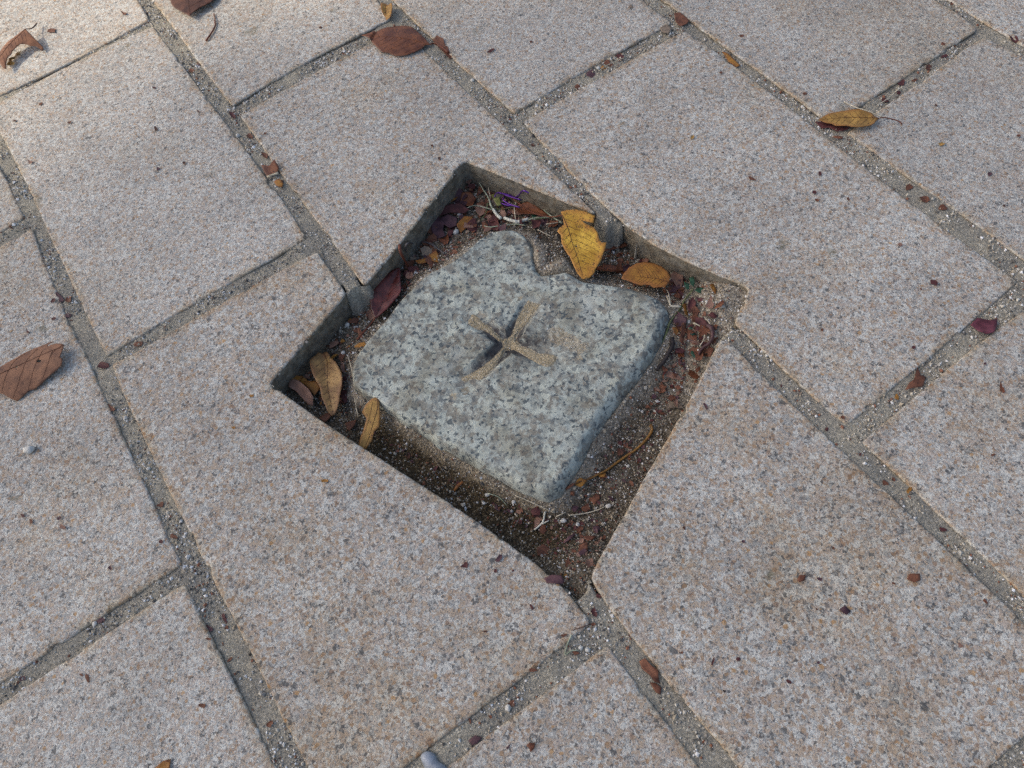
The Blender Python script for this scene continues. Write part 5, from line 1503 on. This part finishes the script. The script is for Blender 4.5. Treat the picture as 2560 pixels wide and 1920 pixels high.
# pale bluish chip at the bottom edge
poly = zl([(522, 1562), (558, 1538), (602, 1553), (632, 1602), (690, 1650), (665, 1710), (580, 1690), (530, 1612)])
cx, cy = 1080, 1905
o0 = drop(cx, cy, .001)
p2 = [tuple(v) for v in closed_spline([tuple(P2(x, y, .0)) for x, y in poly], .002)]
v, f = cdt_fill(p2, .0025)
arr = np.array(v); ed = poly_dist(arr, np.array(p2))
top = .0008 + .0045 * np.sqrt(np.clip(ed / .006, 0, 1)) + .0006 * vnoise(arr[:, 0], arr[:, 1], 200, 3)
nv = len(v)
V = [(x, y, z) for (x, y), z in zip(v, top)] + [(x, y, -.005) for x, y in v]
Fc = [t for t in f] + [tuple(k + nv for k in t[::-1]) for t in f]
cnt = {}
for t in f:
    for i in range(len(t)):
        a, b = t[i], t[(i + 1) % len(t)]
        cnt[(a, b)] = cnt.get((a, b), 0) + 1
for (a, b) in list(cnt):
    if (b, a) not in cnt: Fc.append((b, a, a + nv, b + nv))
ch = mesh_obj('stone_chip', V, Fc, _bp, loc=tuple(o0))
tag(ch, "smooth pale bluish-white chip in the joint at the bottom edge", 'stone chip')

# ------------------------------------------------------------------ light
SUN_AZ_DIR = Vector((-.80, .60))          # towards the sun, along the ground (from the picture's left)
SUN_EL = math.radians(40)
d = Vector((SUN_AZ_DIR.x * math.cos(SUN_EL), SUN_AZ_DIR.y * math.cos(SUN_EL), math.sin(SUN_EL))).normalized()
sun_d = bpy.data.lights.new('sun', 'SUN')
sun_d.energy = 2.5
sun_d.angle = math.radians(3.2)
sun_d.color = (1.0, .87, .68)
sun = bpy.data.objects.new('sun', sun_d)
COL.objects.link(sun)
sun.rotation_euler = d.to_track_quat('Z', 'Y').to_euler()

# leafy sun blocker added out of view: shades all but the top left corner
BLOCKER_R = .95
tc = Vector((.38, .02, 0)) + d * 6.5
rs = np.random.RandomState(11)
n = 9000
u_ = rs.normal(size=(n, 3)); u_ /= np.linalg.norm(u_, axis=1)[:, None]
rad_ = BLOCKER_R * rs.rand(n) ** .45
lump = 1 + .10 * np.sin(u_[:, 0] * 5 + 1) * np.cos(u_[:, 1] * 6) + .06 * np.sin(u_[:, 2] * 9)
ctr = u_ * (rad_ * lump)[:, None] * np.array([1.0, 1.0, .92])
a1 = rs.normal(size=(n, 3)); a1 /= np.linalg.norm(a1, axis=1)[:, None]
a2 = np.cross(a1, rs.normal(size=(n, 3))); a2 /= np.linalg.norm(a2, axis=1)[:, None]
ll = rs.uniform(.05, .085, n)[:, None]
quad = np.stack([ctr - a1 * ll, ctr + a2 * ll * .5, ctr + a1 * ll, ctr - a2 * ll * .5], 1)
sun_blocker = empty('sun_blocker', (tc.x, tc.y, -.085))
tag(sun_blocker, "leafy sun blocker added out of view to the left to shade the paving", 'sun_blocker')
cw = quad.reshape(-1, 3) + np.array([0, 0, tc.z + .085])
blocker_crown = big_mesh('blocker_crown', cw, np.arange(4 * n).reshape(n, 4), LM['ochre'], smooth=False)
blocker_crown.parent = sun_blocker
tv, tf = tube_geo([(0, 0, 0), (.03, .01, 1.2), (-.02, .03, 2.4), (0, 0, tc.z - .2)], [.11, .085, .07, .03], 10)
mesh_obj('blocker_trunk', tv, tf, LM['twig'], sun_blocker)
for k in range(5):
    a = k * 1.257
    tv, tf = tube_geo([(0, .02, tc.z - 1.1 + .1 * k), (.3 * math.cos(a), .3 * math.sin(a), tc.z - .6 + .1 * k), (.65 * math.cos(a), .65 * math.sin(a), tc.z - .1 + .1 * k)], [.035, .025, .008], 7)
    mesh_obj('blocker_limb', tv, tf, LM['twig'], sun_blocker)
world = bpy.data.worlds.new("World")
scene.world = world
world.use_nodes = True
wn = world.node_tree
bg = wn.nodes['Background']
sky = wn.nodes.new('ShaderNodeTexSky')
sky.sky_type = 'NISHITA'
sky.sun_disc = False
sky.sun_elevation = SUN_EL
sky.sun_rotation = math.atan2(SUN_AZ_DIR.x, SUN_AZ_DIR.y)
sky.dust_density = 4.0
sky.ozone_density = 1.0
wn.links.new(sky.outputs[0], bg.inputs[0])
bg.inputs[1].default_value = .15

scene.view_settings.view_transform = 'Standard'
scene.view_settings.look = 'None'
scene.view_settings.gamma = 1
scene.view_settings.exposure = 0.36
scene.cycles.use_denoising = False
scene.cycles.max_bounces = 6
